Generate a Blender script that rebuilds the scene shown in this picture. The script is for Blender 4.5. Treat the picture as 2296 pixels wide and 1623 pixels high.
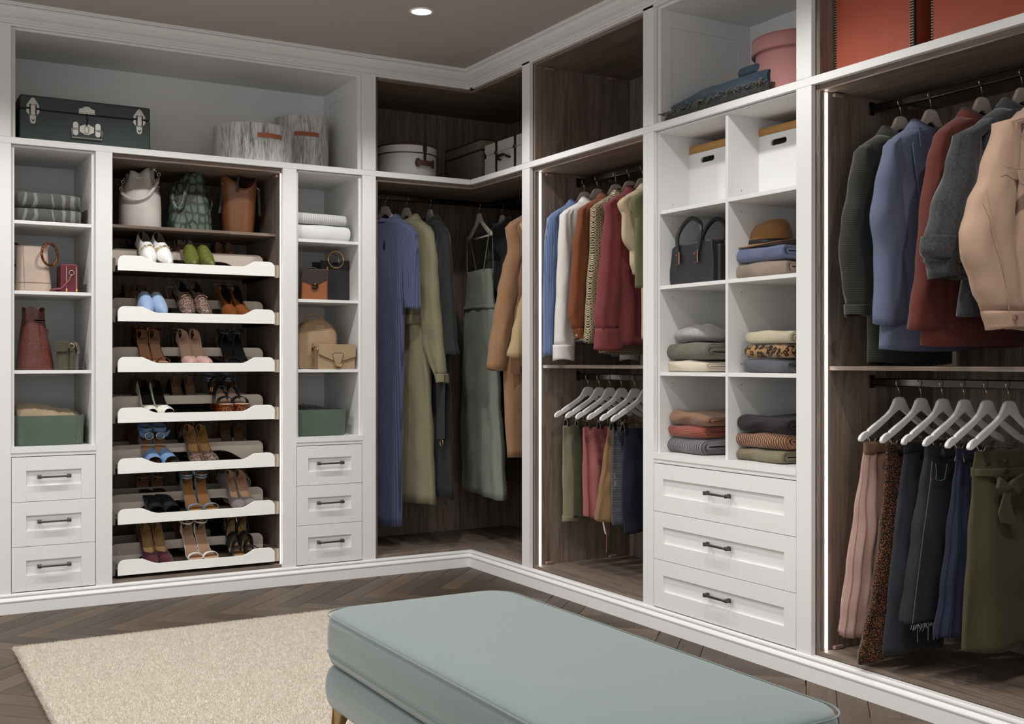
import bpy, bmesh, math, random
import numpy as np
from mathutils import Vector, Matrix, noise as mnoise
R = math.radians
random.seed(7)
for _o in list(bpy.data.objects): bpy.data.objects.remove(_o)
scene = bpy.context.scene
col = scene.collection

# ------------------------------------------------------------------ camera
F_PX = 2500.16; HORIZ = 813.0; YAW = 59.8365      # focal length in pixels, horizon row, heading from +X
CAM = Vector((-2.7071, -5.0857, 1.05))
_a = R(YAW)
FWD = Vector((math.cos(_a), math.sin(_a), 0)); RGT = Vector((math.sin(_a), -math.cos(_a), 0))
cd = bpy.data.cameras.new('camera'); cam = bpy.data.objects.new('camera', cd); col.objects.link(cam)
cam.location = CAM; cam.rotation_euler = (R(90), 0, R(YAW - 90))
cd.sensor_fit = 'HORIZONTAL'; cd.sensor_width = 36.0
cd.lens = F_PX / 2296 * 36.0; cd.shift_x = 0.0; cd.shift_y = (HORIZ - 811.5) / 2296
cd.clip_start = .05; cd.clip_end = 60
scene.camera = cam

# ------------------------------------------------------------------ world, lights, exposure
scene.view_settings.view_transform = 'Standard'; scene.view_settings.look = 'None'
scene.view_settings.gamma = 1.0; scene.view_settings.use_curve_mapping = False
scene.view_settings.exposure = 0.88
w = bpy.data.worlds.new('world'); scene.world = w; w.use_nodes = True
w.node_tree.nodes['Background'].inputs[0].default_value = (.985, .99, 1.0, 1)
w.node_tree.nodes['Background'].inputs[1].default_value = 0.62
CEIL = 2.545
SPOT_W = 22.0; SPOT_ANGLE = 138; SPOT_BLEND = .55; LED_W = 5.0
DOWNLIGHTS = [(-.657 - .95*i, -.791 - 1.55*j) for j in range(3) for i in range(4)]

# ------------------------------------------------------------------ pixel helpers (a pixel gives a direction only)
def ray(u, v): return FWD + RGT*((u-1148)/F_PX) + Vector((0, 0, 1))*((HORIZ-v)/F_PX)
def on_y(u, v, y=0.0): r = ray(u, v); return CAM + r*((y-CAM.y)/r.y)
def on_x(u, v, x=0.0): r = ray(u, v); return CAM + r*((x-CAM.x)/r.x)
def on_z(u, v, z=0.0): r = ray(u, v); return CAM + r*((z-CAM.z)/r.z)

# ------------------------------------------------------------------ mesh builder
class MB:
    def __init__(s): s.v = []; s.f = []
    def add(s, vs, fs):
        b = len(s.v); s.v += [tuple(p) for p in vs]; s.f += [tuple(i+b for i in q) for q in fs]; return s
    def box(s, x0, x1, y0, y1, z0, z1):
        if x0 > x1: x0, x1 = x1, x0
        if y0 > y1: y0, y1 = y1, y0
        if z0 > z1: z0, z1 = z1, z0
        return s.add([(x0,y0,z0),(x1,y0,z0),(x1,y1,z0),(x0,y1,z0),(x0,y0,z1),(x1,y0,z1),(x1,y1,z1),(x0,y1,z1)],
              [(0,3,2,1),(4,5,6,7),(0,1,5,4),(1,2,6,5),(2,3,7,6),(3,0,4,7)])
    def loft(s, rings, cap0=True, cap1=True, closed=True):
        n = len(rings[0]); vs = [p for r in rings for p in r]; fs = []
        m = n if closed else n-1
        for i in range(len(rings)-1):
            for j in range(m):
                k = (j+1) % n
                fs.append((i*n+j, i*n+k, (i+1)*n+k, (i+1)*n+j))
        if cap0: fs.append(tuple(range(n-1, -1, -1)))
        if cap1: fs.append(tuple((len(rings)-1)*n+j for j in range(n)))
        return s.add(vs, fs)
    def tube(s, path, r, seg=8, closed=False, flat=1.0, up=None, caps=True):
        P = [Vector(p) for p in path]; n = len(P); rings = []; prev = None
        for i, p in enumerate(P):
            if closed: t = P[(i+1) % n] - P[i-1]
            else: t = P[min(i+1, n-1)] - P[max(i-1, 0)]
            if t.length < 1e-9: t = Vector((0, 0, 1))
            t.normalize()
            if prev is None:
                u = Vector(up) if up else (Vector((0,0,1)) if abs(t.z) < .9 else Vector((1,0,0)))
            else: u = prev
            u = (u - t*u.dot(t))
            if u.length < 1e-6: u = t.orthogonal()
            u.normalize(); prev = u; w_ = t.cross(u)
            rr = r[i] if isinstance(r, (list, tuple)) else r
            rings.append([tuple(p + u*(math.cos(2*math.pi*k/seg)*rr*flat) + w_*(math.sin(2*math.pi*k/seg)*rr)) for k in range(seg)])
        if closed:
            rings.append(rings[0]); return s.loft(rings, False, False)
        return s.loft(rings, caps, caps)
    def lathe(s, prof, seg=32, c=(0,0,0), cap0=True, cap1=True, sx=1, sy=1):
        rings = [[(c[0]+r*sx*math.cos(2*math.pi*k/seg), c[1]+r*sy*math.sin(2*math.pi*k/seg), c[2]+z) for k in range(seg)] for r, z in prof]
        return s.loft(rings, cap0, cap1)
    def prism(s, poly, d0, d1, axis='y', m=None):
        # polygon of (a, b); axis y: (a, d, b), x: (d, a, b), z: (a, b, d)
        def pt(a, b, d):
            q = {'y': (a, d, b), 'x': (d, a, b), 'z': (a, b, d)}[axis]
            return q
        n = len(poly)
        vs = [pt(a, b, d0) for a, b in poly] + [pt(a, b, d1) for a, b in poly]
        fs = [tuple(range(n)), tuple(range(2*n-1, n-1, -1))]
        for i in range(n):
            j = (i+1) % n; fs.append((i, i+n, j+n, j))
        return s.add(vs, fs)
    def sphere(s, c, r, seg=12, rings=8):
        R_ = []
        for i in range(1, rings):
            t = math.pi*i/rings
            rx, ry, rz = (r, r, r) if not isinstance(r, (tuple, list)) else r
            R_.append([(c[0]+rx*math.sin(t)*math.cos(2*math.pi*k/seg), c[1]+ry*math.sin(t)*math.sin(2*math.pi*k/seg), c[2]-rz*math.cos(t)) for k in range(seg)])
        return s.loft(R_)
    def xf(s, M):
        s.v = [tuple(M @ Vector(p)) for p in s.v]; return s
    def join(s, o, M=None):
        vs = o.v if M is None else [tuple(M @ Vector(p)) for p in o.v]
        return s.add(vs, o.f)

def link(name, me, mat=None, parent=None, loc=(0,0,0), rot=None):
    o = bpy.data.objects.new(name, me); col.objects.link(o)
    if parent: o.parent = parent
    o.location = loc
    if rot: o.rotation_euler = rot
    return o
def obj(name, mb, mat, parent=None, smooth=False, bevel=0, seg=2, sub=0, solid=0, loc=(0,0,0), rot=None, angle=None, fix=True):
    me = bpy.data.meshes.new(name); me.from_pydata(mb.v, [], mb.f); me.update()
    if fix:
        bm = bmesh.new(); bm.from_mesh(me); bmesh.ops.recalc_face_normals(bm, faces=bm.faces); bm.to_mesh(me); bm.free()
    if mat: me.materials.append(mat)
    if smooth:
        me.shade_smooth() if angle is None else None
        if angle is not None:
            me.shade_smooth(); me.set_sharp_from_angle(angle=R(angle))
    o = link(name, me, mat, parent, loc, rot)
    if solid:
        m = o.modifiers.new('solid', 'SOLIDIFY'); m.thickness = solid; m.offset = 0
    if bevel:
        m = o.modifiers.new('bevel', 'BEVEL'); m.width = bevel; m.segments = seg; m.limit_method = 'ANGLE'; m.angle_limit = R(40)
        m.harden_normals = False
        if not smooth: me.shade_smooth(); me.set_sharp_from_angle(angle=R(35))
    if sub:
        m = o.modifiers.new('sub', 'SUBSURF'); m.levels = sub; m.render_levels = sub
        me.shade_smooth()
    return o
def tag(o, label, cat, group=None, kind=None):
    if label: o['label'] = label
    if cat: o['category'] = cat
    if group: o['group'] = group
    if kind: o['kind'] = kind
    return o
def empty(name, loc=(0,0,0), rz=0, label=None, cat=None, group=None):
    e = bpy.data.objects.new(name, None); col.objects.link(e); e.empty_display_size = .05
    e.location = loc; e.rotation_euler = (0, 0, rz)
    return tag(e, label, cat, group)
def struct(o): o['kind'] = 'structure'; return o
def clone(o, parent=None):
    c = o.copy(); col.objects.link(c); c.parent = parent
    for ch in list(o.children): clone(ch, c)
    return c
def smooth_path(P, n=8, closed=False):
    # Catmull-Rom through points
    P = [Vector(p) for p in P]; out = []; m = len(P)
    rng = range(m) if closed else range(m-1)
    for i in rng:
        p0 = P[(i-1) % m] if closed or i > 0 else P[0]*2-P[1]
        p1 = P[i]; p2 = P[(i+1) % m]
        p3 = P[(i+2) % m] if closed or i+2 < m else P[-1]*2-P[-2]
        for k in range(n):
            t = k/n
            out.append(((p1*2)+(p2-p0)*t+(p0*2-p1*5+p2*4-p3)*t*t+(p1*3-p0-p2*3+p3)*t**3)*.5)
    if not closed: out.append(P[-1])
    return out
def interp(tab, t):
    if t <= tab[0][0]: return tab[0][1]
    for (a, x), (b, y) in zip(tab, tab[1:]):
        if t <= b:
            k = (t-a)/(b-a) if b > a else 0
            k = k*k*(3-2*k)
            return x+(y-x)*k
    return tab[-1][1]
def rrect(x0, x1, z0, z1, r, n=5, corners=(1,1,1,1)):
    # corners: bl, br, tr, tl
    P = []
    for i, (cx, cz, a0) in enumerate(((x0+r, z0+r, 180), (x1-r, z0+r, 270), (x1-r, z1-r, 0), (x0+r, z1-r, 90))):
        if corners[i]:
            for k in range(n+1):
                a = R(a0+90*k/n); P.append((cx+r*math.cos(a), cz+r*math.sin(a)))
        else: P.append(((x0, x1, x1, x0)[i], (z0, z0, z1, z1)[i]))
    return P

# ------------------------------------------------------------------ materials
def lin(c):
    c = c/255.0
    return c/12.92 if c <= .04045 else ((c+.055)/1.055)**2.4
def hexc(hx):
    hx = hx.lstrip('#'); return tuple(lin(int(hx[i:i+2], 16)) for i in (0, 2, 4)) + (1.0,)
MATS = {}
class NT:
    def __init__(s, name):
        s.m = bpy.data.materials.new(name); s.m.use_nodes = True; s.t = s.m.node_tree; s.n = s.t.nodes; s.l = s.t.links
        s.b = s.n['Principled BSDF']
    def new(s, t, **kw):
        nd = s.n.new(t)
        for k, v in kw.items():
            if hasattr(nd, k): setattr(nd, k, v)
            else: nd.inputs[k.replace('_', ' ')].default_value = v
        return nd
    def coord(s, scale=(1,1,1), rot=(0,0,0)):
        tc = s.n.new('ShaderNodeTexCoord'); mp = s.n.new('ShaderNodeMapping')
        mp.inputs['Scale'].default_value = scale; mp.inputs['Rotation'].default_value = rot
        s.l.new(tc.outputs['Object'], mp.inputs['Vector']); return mp.outputs[0]
    def ramp(s, fac, stops, mode='LINEAR'):
        r = s.n.new('ShaderNodeValToRGB'); r.color_ramp.interpolation = mode
        e = r.color_ramp.elements
        while len(e) < len(stops): e.new(.5)
        for el, (p, c) in zip(e, stops): el.position = p; el.color = hexc(c) if isinstance(c, str) else c
        s.l.new(fac, r.inputs[0]); return r.outputs[0]
    def mix(s, fac, a, b, blend='MIX'):
        m = s.n.new('ShaderNodeMix'); m.data_type = 'RGBA'; m.blend_type = blend
        for sock, val in ((m.inputs[0], fac), (m.inputs[6], a), (m.inputs[7], b)):
            if hasattr(val, 'links') or isinstance(val, bpy.types.NodeSocket): s.l.new(val, sock)
            elif isinstance(val, str): sock.default_value = hexc(val)
            else: sock.default_value = val
        return m.outputs[2]
    def math(s, op, a, b=0.0):
        m = s.n.new('ShaderNodeMath'); m.operation = op
        for sock, val in ((m.inputs[0], a), (m.inputs[1], b)):
            if isinstance(val, bpy.types.NodeSocket): s.l.new(val, sock)
            else: sock.default_value = val
        return m.outputs[0]
    def noise(s, vec, scale, detail=3, rough=.55, dist=0):
        n = s.n.new('ShaderNodeTexNoise'); n.inputs['Scale'].default_value = scale; n.inputs['Detail'].default_value = detail
        n.inputs['Roughness'].default_value = rough; n.inputs['Distortion'].default_value = dist
        s.l.new(vec, n.inputs['Vector']); return n.outputs['Fac']
    def bump(s, h, strength=.3, dist=.001):
        b = s.n.new('ShaderNodeBump'); b.inputs['Strength'].default_value = strength; b.inputs['Distance'].default_value = dist
        s.l.new(h, b.inputs['Height']); s.l.new(b.outputs[0], s.b.inputs['Normal'])
    def base(s, c, rough=.5, metal=0, spec=.5, sheen=0):
        if isinstance(c, str): s.b.inputs['Base Color'].default_value = hexc(c)
        else: s.l.new(c, s.b.inputs['Base Color'])
        s.b.inputs['Roughness'].default_value = rough; s.b.inputs['Metallic'].default_value = metal
        s.b.inputs['Specular IOR Level'].default_value = spec
        if sheen: s.b.inputs['Sheen Weight'].default_value = sheen; s.b.inputs['Sheen Roughness'].default_value = .4
        return s.m
def plain(c, rough=.5, metal=0, spec=.5, sheen=0):
    k = ('plain', c, rough, metal, spec, sheen)
    if k not in MATS: MATS[k] = NT('plain_'+c.strip('#')).base(c, rough, metal, spec, sheen)
    return MATS[k]
def shade(hx, k):
    hx = hx.lstrip('#'); return '#%02x%02x%02x' % tuple(max(0, min(255, int(int(hx[i:i+2], 16)*k))) for i in (0, 2, 4))
def fabric(c, k=.86, scale=900, rough=.9, sheen=.25, bumpd=.0006, mottle=25, mk=.93):
    # fine weave: small colour and relief noise
    key = ('fabric', c, k, scale, rough, sheen, bumpd, mottle, mk)
    if key in MATS: return MATS[key]
    t = NT('fabric_'+c.strip('#')); v = t.coord()
    n1 = t.noise(v, scale, 2, .6); n2 = t.noise(v, mottle, 3, .6)
    c1 = t.ramp(n1, [(.3, shade(c, k)), (.7, shade(c, 2-k))])
    c2 = t.mix(t.ramp(n2, [(.35, '#000000'), (.65, '#ffffff')]), shade(c, mk), '#ffffff', 'MIX')
    cc = t.mix(.25, c1, c2, 'MULTIPLY') if False else t.mix(t.math('MULTIPLY', n2, .25), c1, shade(c, mk))
    t.base(cc, rough, 0, .25, sheen)
    n3 = t.noise(t.coord((1, 1, .45)), 16, 3, .55, .4)
    t.bump(t.math('ADD', t.math('MULTIPLY', n1, bumpd/.004), n3), .45, .007); MATS[key] = t.m; return t.m
def knit(c, c2=None, period=.006, axis='x', depth=.0015, rough=.95, speck=.5, dist=0.0):
    # ribs that run across the given axis, with specks of the second colour
    key = ('knit', c, c2, period, axis, depth, speck, dist)
    if key in MATS: return MATS[key]
    t = NT('knit_'+c.strip('#')); v = t.coord()
    wv = t.n.new('ShaderNodeTexWave'); wv.wave_type = 'BANDS'; wv.bands_direction = axis.upper()
    wv.inputs['Scale'].default_value = .314/period; wv.inputs['Distortion'].default_value = dist; wv.inputs['Detail'].default_value = 1
    t.l.new(v, wv.inputs['Vector'])
    n = t.noise(v, 420, 2, .7)
    cc = t.mix(t.ramp(wv.outputs['Fac'], [(.05, '#ffffff'), (.55, '#000000')]), c, c2 or shade(c, .72))
    cc = t.mix(t.math('MULTIPLY', n, speck), cc, shade(c2 or c, .8))
    t.base(cc, rough, 0, .2, .3)
    hgt = t.math('ADD', wv.outputs['Fac'], t.math('MULTIPLY', n, .5)); t.bump(hgt, .8, depth); MATS[key] = t.m; return t.m
def leather(c, rough=.42, grain=260, k=.9, spec=.5):
    key = ('leather', c, rough, grain, k)
    if key in MATS: return MATS[key]
    t = NT('leather_'+c.strip('#')); v = t.coord()
    n = t.noise(v, grain, 3, .6); n2 = t.noise(v, 14, 3, .5)
    cc = t.mix(n2, shade(c, k), shade(c, 2-k)); t.base(cc, rough, 0, spec); t.bump(n, .25, .0004); MATS[key] = t.m; return t.m
def wood(axis, dark='#483d35', light='#978577', name='wood', scale=1.0, rough=.5):
    key = ('wood', axis, dark, light, scale, rough)
    if key in MATS: return MATS[key]
    t = NT(name+'_'+axis)
    s = {'x': (1.6, 30, 30), 'y': (30, 1.6, 30), 'z': (30, 30, 1.6)}[axis]
    v = t.coord(tuple(k*scale for k in s))
    n1 = t.noise(v, 1.0, 5, .65, .6)
    v2 = t.coord(tuple(k*scale*6 for k in s)); n2 = t.noise(v2, 1.0, 3, .7)
    v3 = t.coord(tuple(k*scale*.33 for k in s)); n3 = t.noise(v3, 1.0, 2, .5, 1.2)
    rings = t.math('FRACT', t.math('MULTIPLY', n3, 9.0))
    f = t.math('ADD', t.math('MULTIPLY', n1, .55), t.math('MULTIPLY', n2, .3))
    f = t.math('ADD', f, t.math('MULTIPLY', rings, .12))
    cc = t.ramp(f, [(.26, dark), (.72, light)])
    t.base(cc, rough, 0, .35); t.bump(n2, .25, .0005); MATS[key] = t.m; return t.m

WHITE = plain('#e7e6e4', .42, 0, .4)
WHITE_IN = plain('#e2e1df', .5, 0, .35)
WOODZ, WOODX, WOODY = wood('z'), wood('x'), wood('y')
CHROME = plain('#d8d5d0', .12, 1.0); DARKCHROME = plain('#4a4744', .22, 1.0)
GOLD = plain('#d9b778', .2, 1.0); BLACK = plain('#121212', .45); BRASS = plain('#a58a5c', .3, 1.0)
GUN = plain('#5d5f5c', .38, .9)
# ================================================================== the room
Z_RAIL0, Z_RAIL1 = 1.968, 1.995; Z_TOP = 2.462; Z_FLOOR = .09; Z_PL = .083
# floor boards in herringbone, 45 degrees to the walls
t = NT('oak_board'); v = t.coord((3, 45, 45))
oi = t.n.new('ShaderNodeObjectInfo')
n1 = t.noise(v, 1.0, 5, .65, .5); v2 = t.coord((14, 260, 260)); n2 = t.noise(v2, 1, 3, .6)
f = t.math('ADD', t.math('MULTIPLY', n1, .55), t.math('MULTIPLY', n2, .35))
c1 = t.ramp(f, [(.25, '#2e251e'), (.75, '#5c4c3e')])
cc = t.mix(t.math('MULTIPLY', oi.outputs['Random'], 1.0), c1, t.ramp(f, [(.25, '#463a30'), (.75, '#7b6755')]))
t.base(cc, .5, 0, .35); t.bump(n2, .3, .0006); OAK = t.m
fl = MB().box(-6, .6, -7.5, .6, -.06, -.006)
floor = struct(obj('floor', fl, plain('#2a211b', .8)))
PW, PL_ = .092, .552
pm = MB().box(0, PL_-.002, 0, PW-.002, -.006, 0)
pmesh = None
boards = []
s2 = math.sqrt(.5)
# herringbone: unit cell in rotated axes e1=(1,1)/sqrt2 , e2=(1,-1)/sqrt2
for i in range(-60, 60):
    for j in range(-14, 14):
        # board A along e1, board B along e2
        a0 = i*PW + j*2*PL_*0; 
        for kind in (0, 1):
            if kind == 0: p1, p2 = i*PW + j*2*PL_, i*PW           # lower-left corner in (e1, e2)
            else: p1, p2 = i*PW + j*2*PL_ + PL_, i*PW - PL_ + PW
            cx = p1 + (PL_/2 if kind == 0 else PW/2); cy = p2 + (PW/2 if kind == 0 else PL_/2)
            X = -1.3 + (cx+cy)*s2; Y = -1.2 + (cx-cy)*s2
            if -3.6 < X < .25 and -4.6 < Y < .25: boards.append((kind, p1, p2, X, Y))
def seen(X, Y):
    q = Vector((X, Y, 0)) - CAM; d = q.dot(FWD)
    if d < .3: return False
    u = 1148 + F_PX*q.dot(RGT)/d; vv = HORIZ + F_PX*1.05/d
    if not (-180 < u < 2480 and vv < 1800): return False
    return not (-2.05 < X < -.9 and -3.4 < Y < -.95)
near = [b for b in boards if seen(b[3], b[4])][:300]
rest = [b for b in boards if b not in near]
def board_matrix(b):
    kind, p1, p2, X, Y = b
    e1 = Vector((s2, s2, 0)); e2 = Vector((s2, -s2, 0)); O = Vector((-1.3, -1.2, 0))
    if kind == 0: ax, ay, o = e1, -e2, O + e1*p1 + e2*(p2+PW)
    else: ax, ay, o = e2, e1, O + e1*p1 + e2*p2
    M = Matrix.Identity(4)
    for r in range(3): M[r][0] = ax[r]; M[r][1] = ay[r]; M[r][2] = (0,0,1)[r]; M[r][3] = o[r]
    return M
first = obj('plank', pm, OAK, floor, bevel=.0008, seg=1); pmesh = first.data
for k, b in enumerate(near):
    o = first if k == 0 else first.copy()
    if k: col.objects.link(o)
    o.parent = floor; o.matrix_local = board_matrix(b)
rm = MB()
for b in rest: rm.join(pm, board_matrix(b))
o = obj('far_planks', rm, OAK, floor); o['kind'] = 'stuff'

# ceiling and outer walls
CEILM = plain('#b3aca5', .8, 0, .2)
# ceiling slab with round cut-outs is not needed: the lamps sit proud of it by a ring
struct(obj('ceiling', MB().box(-6, .62, -7.5, .62, CEIL, CEIL+.1), CEILM))
struct(obj('wall_left', MB().box(-6, .66, .6, .66, 0, CEIL), plain('#cfc9c2', .8)))
struct(obj('wall_right', MB().box(.6, .66, -7.5, .6, 0, CEIL), plain('#cfc9c2', .8)))
# moulded trims, swept round the inside corner
def sweep_corner(prof, xl, yr):
    rings = []
    for a in range(3):
        ring = []
        for p, z in prof:
            ring.append(((xl, -p, z), (-p, -p, z), (-p, yr, z))[a])
        rings.append(ring)
    return rings
crown = [(-.015, 2.4703), (.002, 2.4705), (.0035, 2.4745), (.0015, 2.4755), (.004, 2.4775), (.012, 2.480), (.017, 2.485), (.0175, 2.4875), (.0145, 2.4882), (.0175, 2.4895), (.0225, 2.4905), (.0235, 2.4925), (.0205, 2.4932), (.024, 2.4942),
         (.030, 2.497), (.036, 2.503), (.044, 2.508), (.051, 2.513), (.055, 2.519), (.057, 2.5225), (.061, 2.524), (.0625, 2.527), (.056, 2.528), (.056, 2.5285), (.064, 2.529), (.064, CEIL), (-.015, CEIL)]
plinth = [(.015, 0), (.015, .0455), (.011, .0465), (.011, .0485), (.0165, .0495), (.0175, .0545), (.015, .060), (.0085, .0655), (.0055, .0675), (.0055, .070), (.0085, .0705), (.0095, .0745), (.008, .0795), (.004, .0825), (0, .083), (-.018, .083), (-.018, 0)]
def half(prof, side):
    r = sweep_corner(prof, -3.4, -6.5)
    return r[:2] if side == 'left' else r[1:]
for side in ('left', 'right'):
    struct(obj('baseboard_'+side, MB().loft(half(plinth, side)), WHITE, smooth=True, angle=28))
    struct(obj('trim_1' if side == 'left' else 'trim_2', MB().loft(half(crown, side)), WHITE, smooth=True, angle=28))

# ---- ceiling downlights
for k, (x, y) in enumerate(DOWNLIGHTS):
    lab = 'round white recessed downlight glowing in the grey ceiling' if k == 0 else 'round white recessed ceiling downlight further into the room'
    e = empty('ceiling_light', (x, y, CEIL), 0, lab, 'light', 'recessed ceiling downlights')
    obj('trim_ring', MB().lathe([(.052, -.0), (.052, -.003), (.050, -.004), (.0425, -.004), (.0415, -.002), (.0415, 0)], 40), WHITE, e, smooth=True, angle=40)
    if k == 0:
        t = NT('lamp_lens'); t.b.inputs['Emission Color'].default_value = (1, .97, .93, 1); t.b.inputs['Emission Strength'].default_value = 4; LENS = t.m
    obj('lens', MB().lathe([(.0413, -.0005), (.0413, -.0015), (.03, -.0022), (.012, -.0026)], 40), LENS, e, smooth=True)
    ld = bpy.data.lights.new('downlight_lamp', 'SPOT'); ld.energy = SPOT_W; ld.color = (1, .985, .965); ld.spot_size = R(SPOT_ANGLE); ld.spot_blend = SPOT_BLEND
    ld.shadow_soft_size = .035
    lo = bpy.data.objects.new('downlight_lamp', ld); col.objects.link(lo); lo.parent = e; lo.location = (0, 0, -.02)

# ================================================================== fitted wardrobes
# white face frames
def frame_left():
    e = empty('face_frame', (-1.2, 0, Z_PL), 0, 'white painted face frame around the shoe racks and narrow shelves', 'face frame')
    def P(name, x0, x1, z0, z1, y0=0, y1=.02): obj(name, MB().box(x0+1.2, x1+1.2, y0, y1, z0-Z_PL, z1-Z_PL), WHITE, e, bevel=.0012)
    for x0, x1 in ((-2.26, -2.175), (-.597, -.527)):
        P('stile', x0, x1, Z_PL, Z_RAIL0-.0004); P('stile', x0, x1, Z_RAIL1+.0004, Z_TOP+.008)
    for x0, x1 in ((-1.838, -1.769), (-1.0, -.933)): P('stile', x0, x1, Z_PL, Z_RAIL0-.0004)
    P('rail', -2.26, .0, Z_RAIL0, Z_RAIL1); P('end_panel', -3.4, -2.261, Z_PL, Z_TOP+.008)
    P('top_rail', -2.175, -.597, Z_TOP-.002, Z_TOP+.008)
    P('top_rail', -.527, 0, Z_TOP-.002, Z_TOP+.008)
def frame_right():
    e = empty('face_frame', (0, -1.6, Z_PL), 0, 'white painted face frame around the hanging bays and folded knitwear cubbies', 'face frame')
    def P(name, y0, y1, z0, z1, x0=0, x1=.02): obj(name, MB().box(x0, x1, y0+1.6, y1+1.6, z0-Z_PL, z1-Z_PL), WHITE, e, bevel=.0012)
    for y0, y1 in ((-.59, -.521), (-1.544, -1.475), (-2.396, -2.327), (-3.75, -3.68)):
        P('stile', y0, y1, Z_PL, Z_RAIL0-.0004); P('stile', y0, y1, Z_RAIL1+.0004, Z_TOP+.008)
    P('rail', -3.75, 0, Z_RAIL0, Z_RAIL1, .0, .02); P('end_panel', -6.5, -3.751, Z_PL, Z_TOP+.008)
    P('top_rail', -3.75, -.02, Z_TOP-.002, Z_TOP+.008)
frame_left(); frame_right()

# a wing frame: 'L' coordinates (a, d, z) = (x, y, z); 'R' coordinates (a, d, z) = (y, x, z)
class Unit:
    def __init__(s, name, wing, a0, a1, label, z0=Z_FLOOR):
        s.w = wing; s.c = (a0+a1)/2; s.a0, s.a1 = a0, a1; s.z0 = z0
        s.e = empty(name, (s.c, .02, z0) if wing == 'L' else (.02, s.c, z0), 0, label, 'wardrobe' )
    def box(s, name, a0, a1, d0, d1, z0, z1, mat, bevel=.0008, parent=None, mb=None):
        m = MB() if mb is None else mb
        if s.w == 'L': m.box(a0-s.c, a1-s.c, d0-.02, d1-.02, z0-s.z0, z1-s.z0)
        else: m.box(d0-.02, d1-.02, a0-s.c, a1-s.c, z0-s.z0, z1-s.z0)
        return obj(name, m, mat, parent or s.e, bevel=bevel) if name else m
    def P(s, a, d, z): return (a-s.c, d-.02, z-s.z0) if s.w == 'L' else (d-.02, a-s.c, z-s.z0)
def handle(u, a, z, parent, half=.059):
    # dark bar pull with square feet; a is the centre along the wing
    m = MB()
    def bx(a0, a1, d0, d1, z0, z1): u.box(None, a0, a1, d0, d1, z0, z1, None, mb=m)
    for s_ in (-1, 1):
        bx(a+s_*half-.007, a+s_*half+.007, -.022, -.004, z-.007, z+.007)
        bx(a+s_*half-.0085, a+s_*half+.0085, -.004, .0, z-.0085, z+.0085)
    bx(a-half, a+half, -.0235, -.0155, z-.0042, z+.0042)
    return obj('handle', m, GUN, parent, bevel=.0018)
def drawer(u, a0, a1, z0, z1, fw=.057, rec=.0095, hz=None, half=.059):
    # shaker front: frame proud of a recessed panel; d from 0 (front) to .02
    c = MB(); zi0, zi1 = z0+.066, z1-.058
    for b in ((a0, a0+fw, z0, z1), (a1-fw, a1, z0, z1), (a0+fw, a1-fw, z0, zi0), (a0+fw, a1-fw, zi1, z1)):
        u.box(None, b[0], b[1], .001, .02, b[2], b[3], None, mb=c)
    d = obj('drawer', c, WHITE, u.e, bevel=.0007)
    u.box('panel', a0+fw-.002, a1-fw+.002, .001+rec, .019, zi0-.002, zi1+.002, WHITE, 0, d)
    u.box('drawer_box', a0+.02, a1-.02, .02, .45, z0+.01, z1-.03, WHITE_IN, 0, d)
    handle(u, (a0+a1)/2, (zi0+zi1)/2+.005, d, half)
ZD = (.0865, .2745, .4635, .653)
def ledge(u, a0, a1):
    prof = [(.018, .655), (.0005, .655), (.0, .661), (.004, .664), (.002, .6685), (-.003, .671), (-.003, .6945), (.03, .6945), (.03, .655)]
    rings = [[u.P(a, d, z) for d, z in prof] for a in (a0, a1)]
    obj('ledge_moulding', MB().loft(rings), WHITE, u.e, smooth=True, angle=30)
DEPTH_W, DEPTH = .50, .58
def pin_holes(u, parent, zs, a_face, ds=(.085, .40), side=1):
    m = MB()
    for z in zs:
        for d in ds:
            for dz in (-.045, .032):
                u.box(None, a_face, a_face-side*.0006, d-.0016, d+.0016, z+dz-.0016, z+dz+.0016, None, mb=m)
    obj('pin_holes', m, BLACK, parent)['kind'] = 'stuff'

def shelf_unit(wing, a0, a1, label, shelves, divider=None):
    u = Unit('shelf_unit', wing, a0, a1, label, Z_PL)
    T = .0145; lo, hi = min(a0, a1), max(a0, a1)
    sp = []
    for x0, x1 in ((lo, lo+T), (hi-T, hi)):
        sp.append(u.box('side_panel', x0, x1, .02, DEPTH_W, Z_PL, Z_RAIL0-.001, WHITE_IN))
    u.box('back_panel', lo+T, hi-T, DEPTH_W-.012, DEPTH_W, .66, 1.957, WHITE_IN)
    u.box('top_panel', lo+T, hi-T, .02, DEPTH_W-.012, 1.957, Z_RAIL0-.001, WHITE_IN)
    u.box('bottom_panel', lo+T, hi-T, .03, DEPTH_W-.012, .678, .6945, WHITE_IN)
    ledge(u, lo, hi)
    for k in range(3): drawer(u, lo+.002, hi-.002, ZD[k]+.0006, ZD[k+1]-.0012)
    cells = [(lo+T, hi-T)]
    if divider is not None:
        u.box('divider', divider-.007, divider+.007, .02, DEPTH_W-.012, .6945, 1.957, WHITE_IN)
        cells = [(lo+T, divider-.007), (divider+.007, hi-T)]
    for x0, x1 in cells:
        for z in shelves: u.box('shelf', x0, x1, .021, DEPTH_W-.012, z-.0145, z, WHITE)
    if wing == 'L': pin_holes(u, sp[1], shelves[1:], hi-T, side=1)
    else:
        pin_holes(u, sp[1], shelves[:], hi-T, side=1)
        if divider is not None: pin_holes(u, sp[0], shelves[:], divider-.007, side=1)
    return u
SH = (1.018, 1.354, 1.651)
shelf_unit('L', -2.175, -1.838, 'tall white shelf unit with three drawers, holding striped towels and a red croc bag', SH)
shelf_unit('L', -.933, -.597, 'tall white shelf unit with three drawers, holding white towels and a tan backpack', (1.018, 1.354, 1.642))
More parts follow.
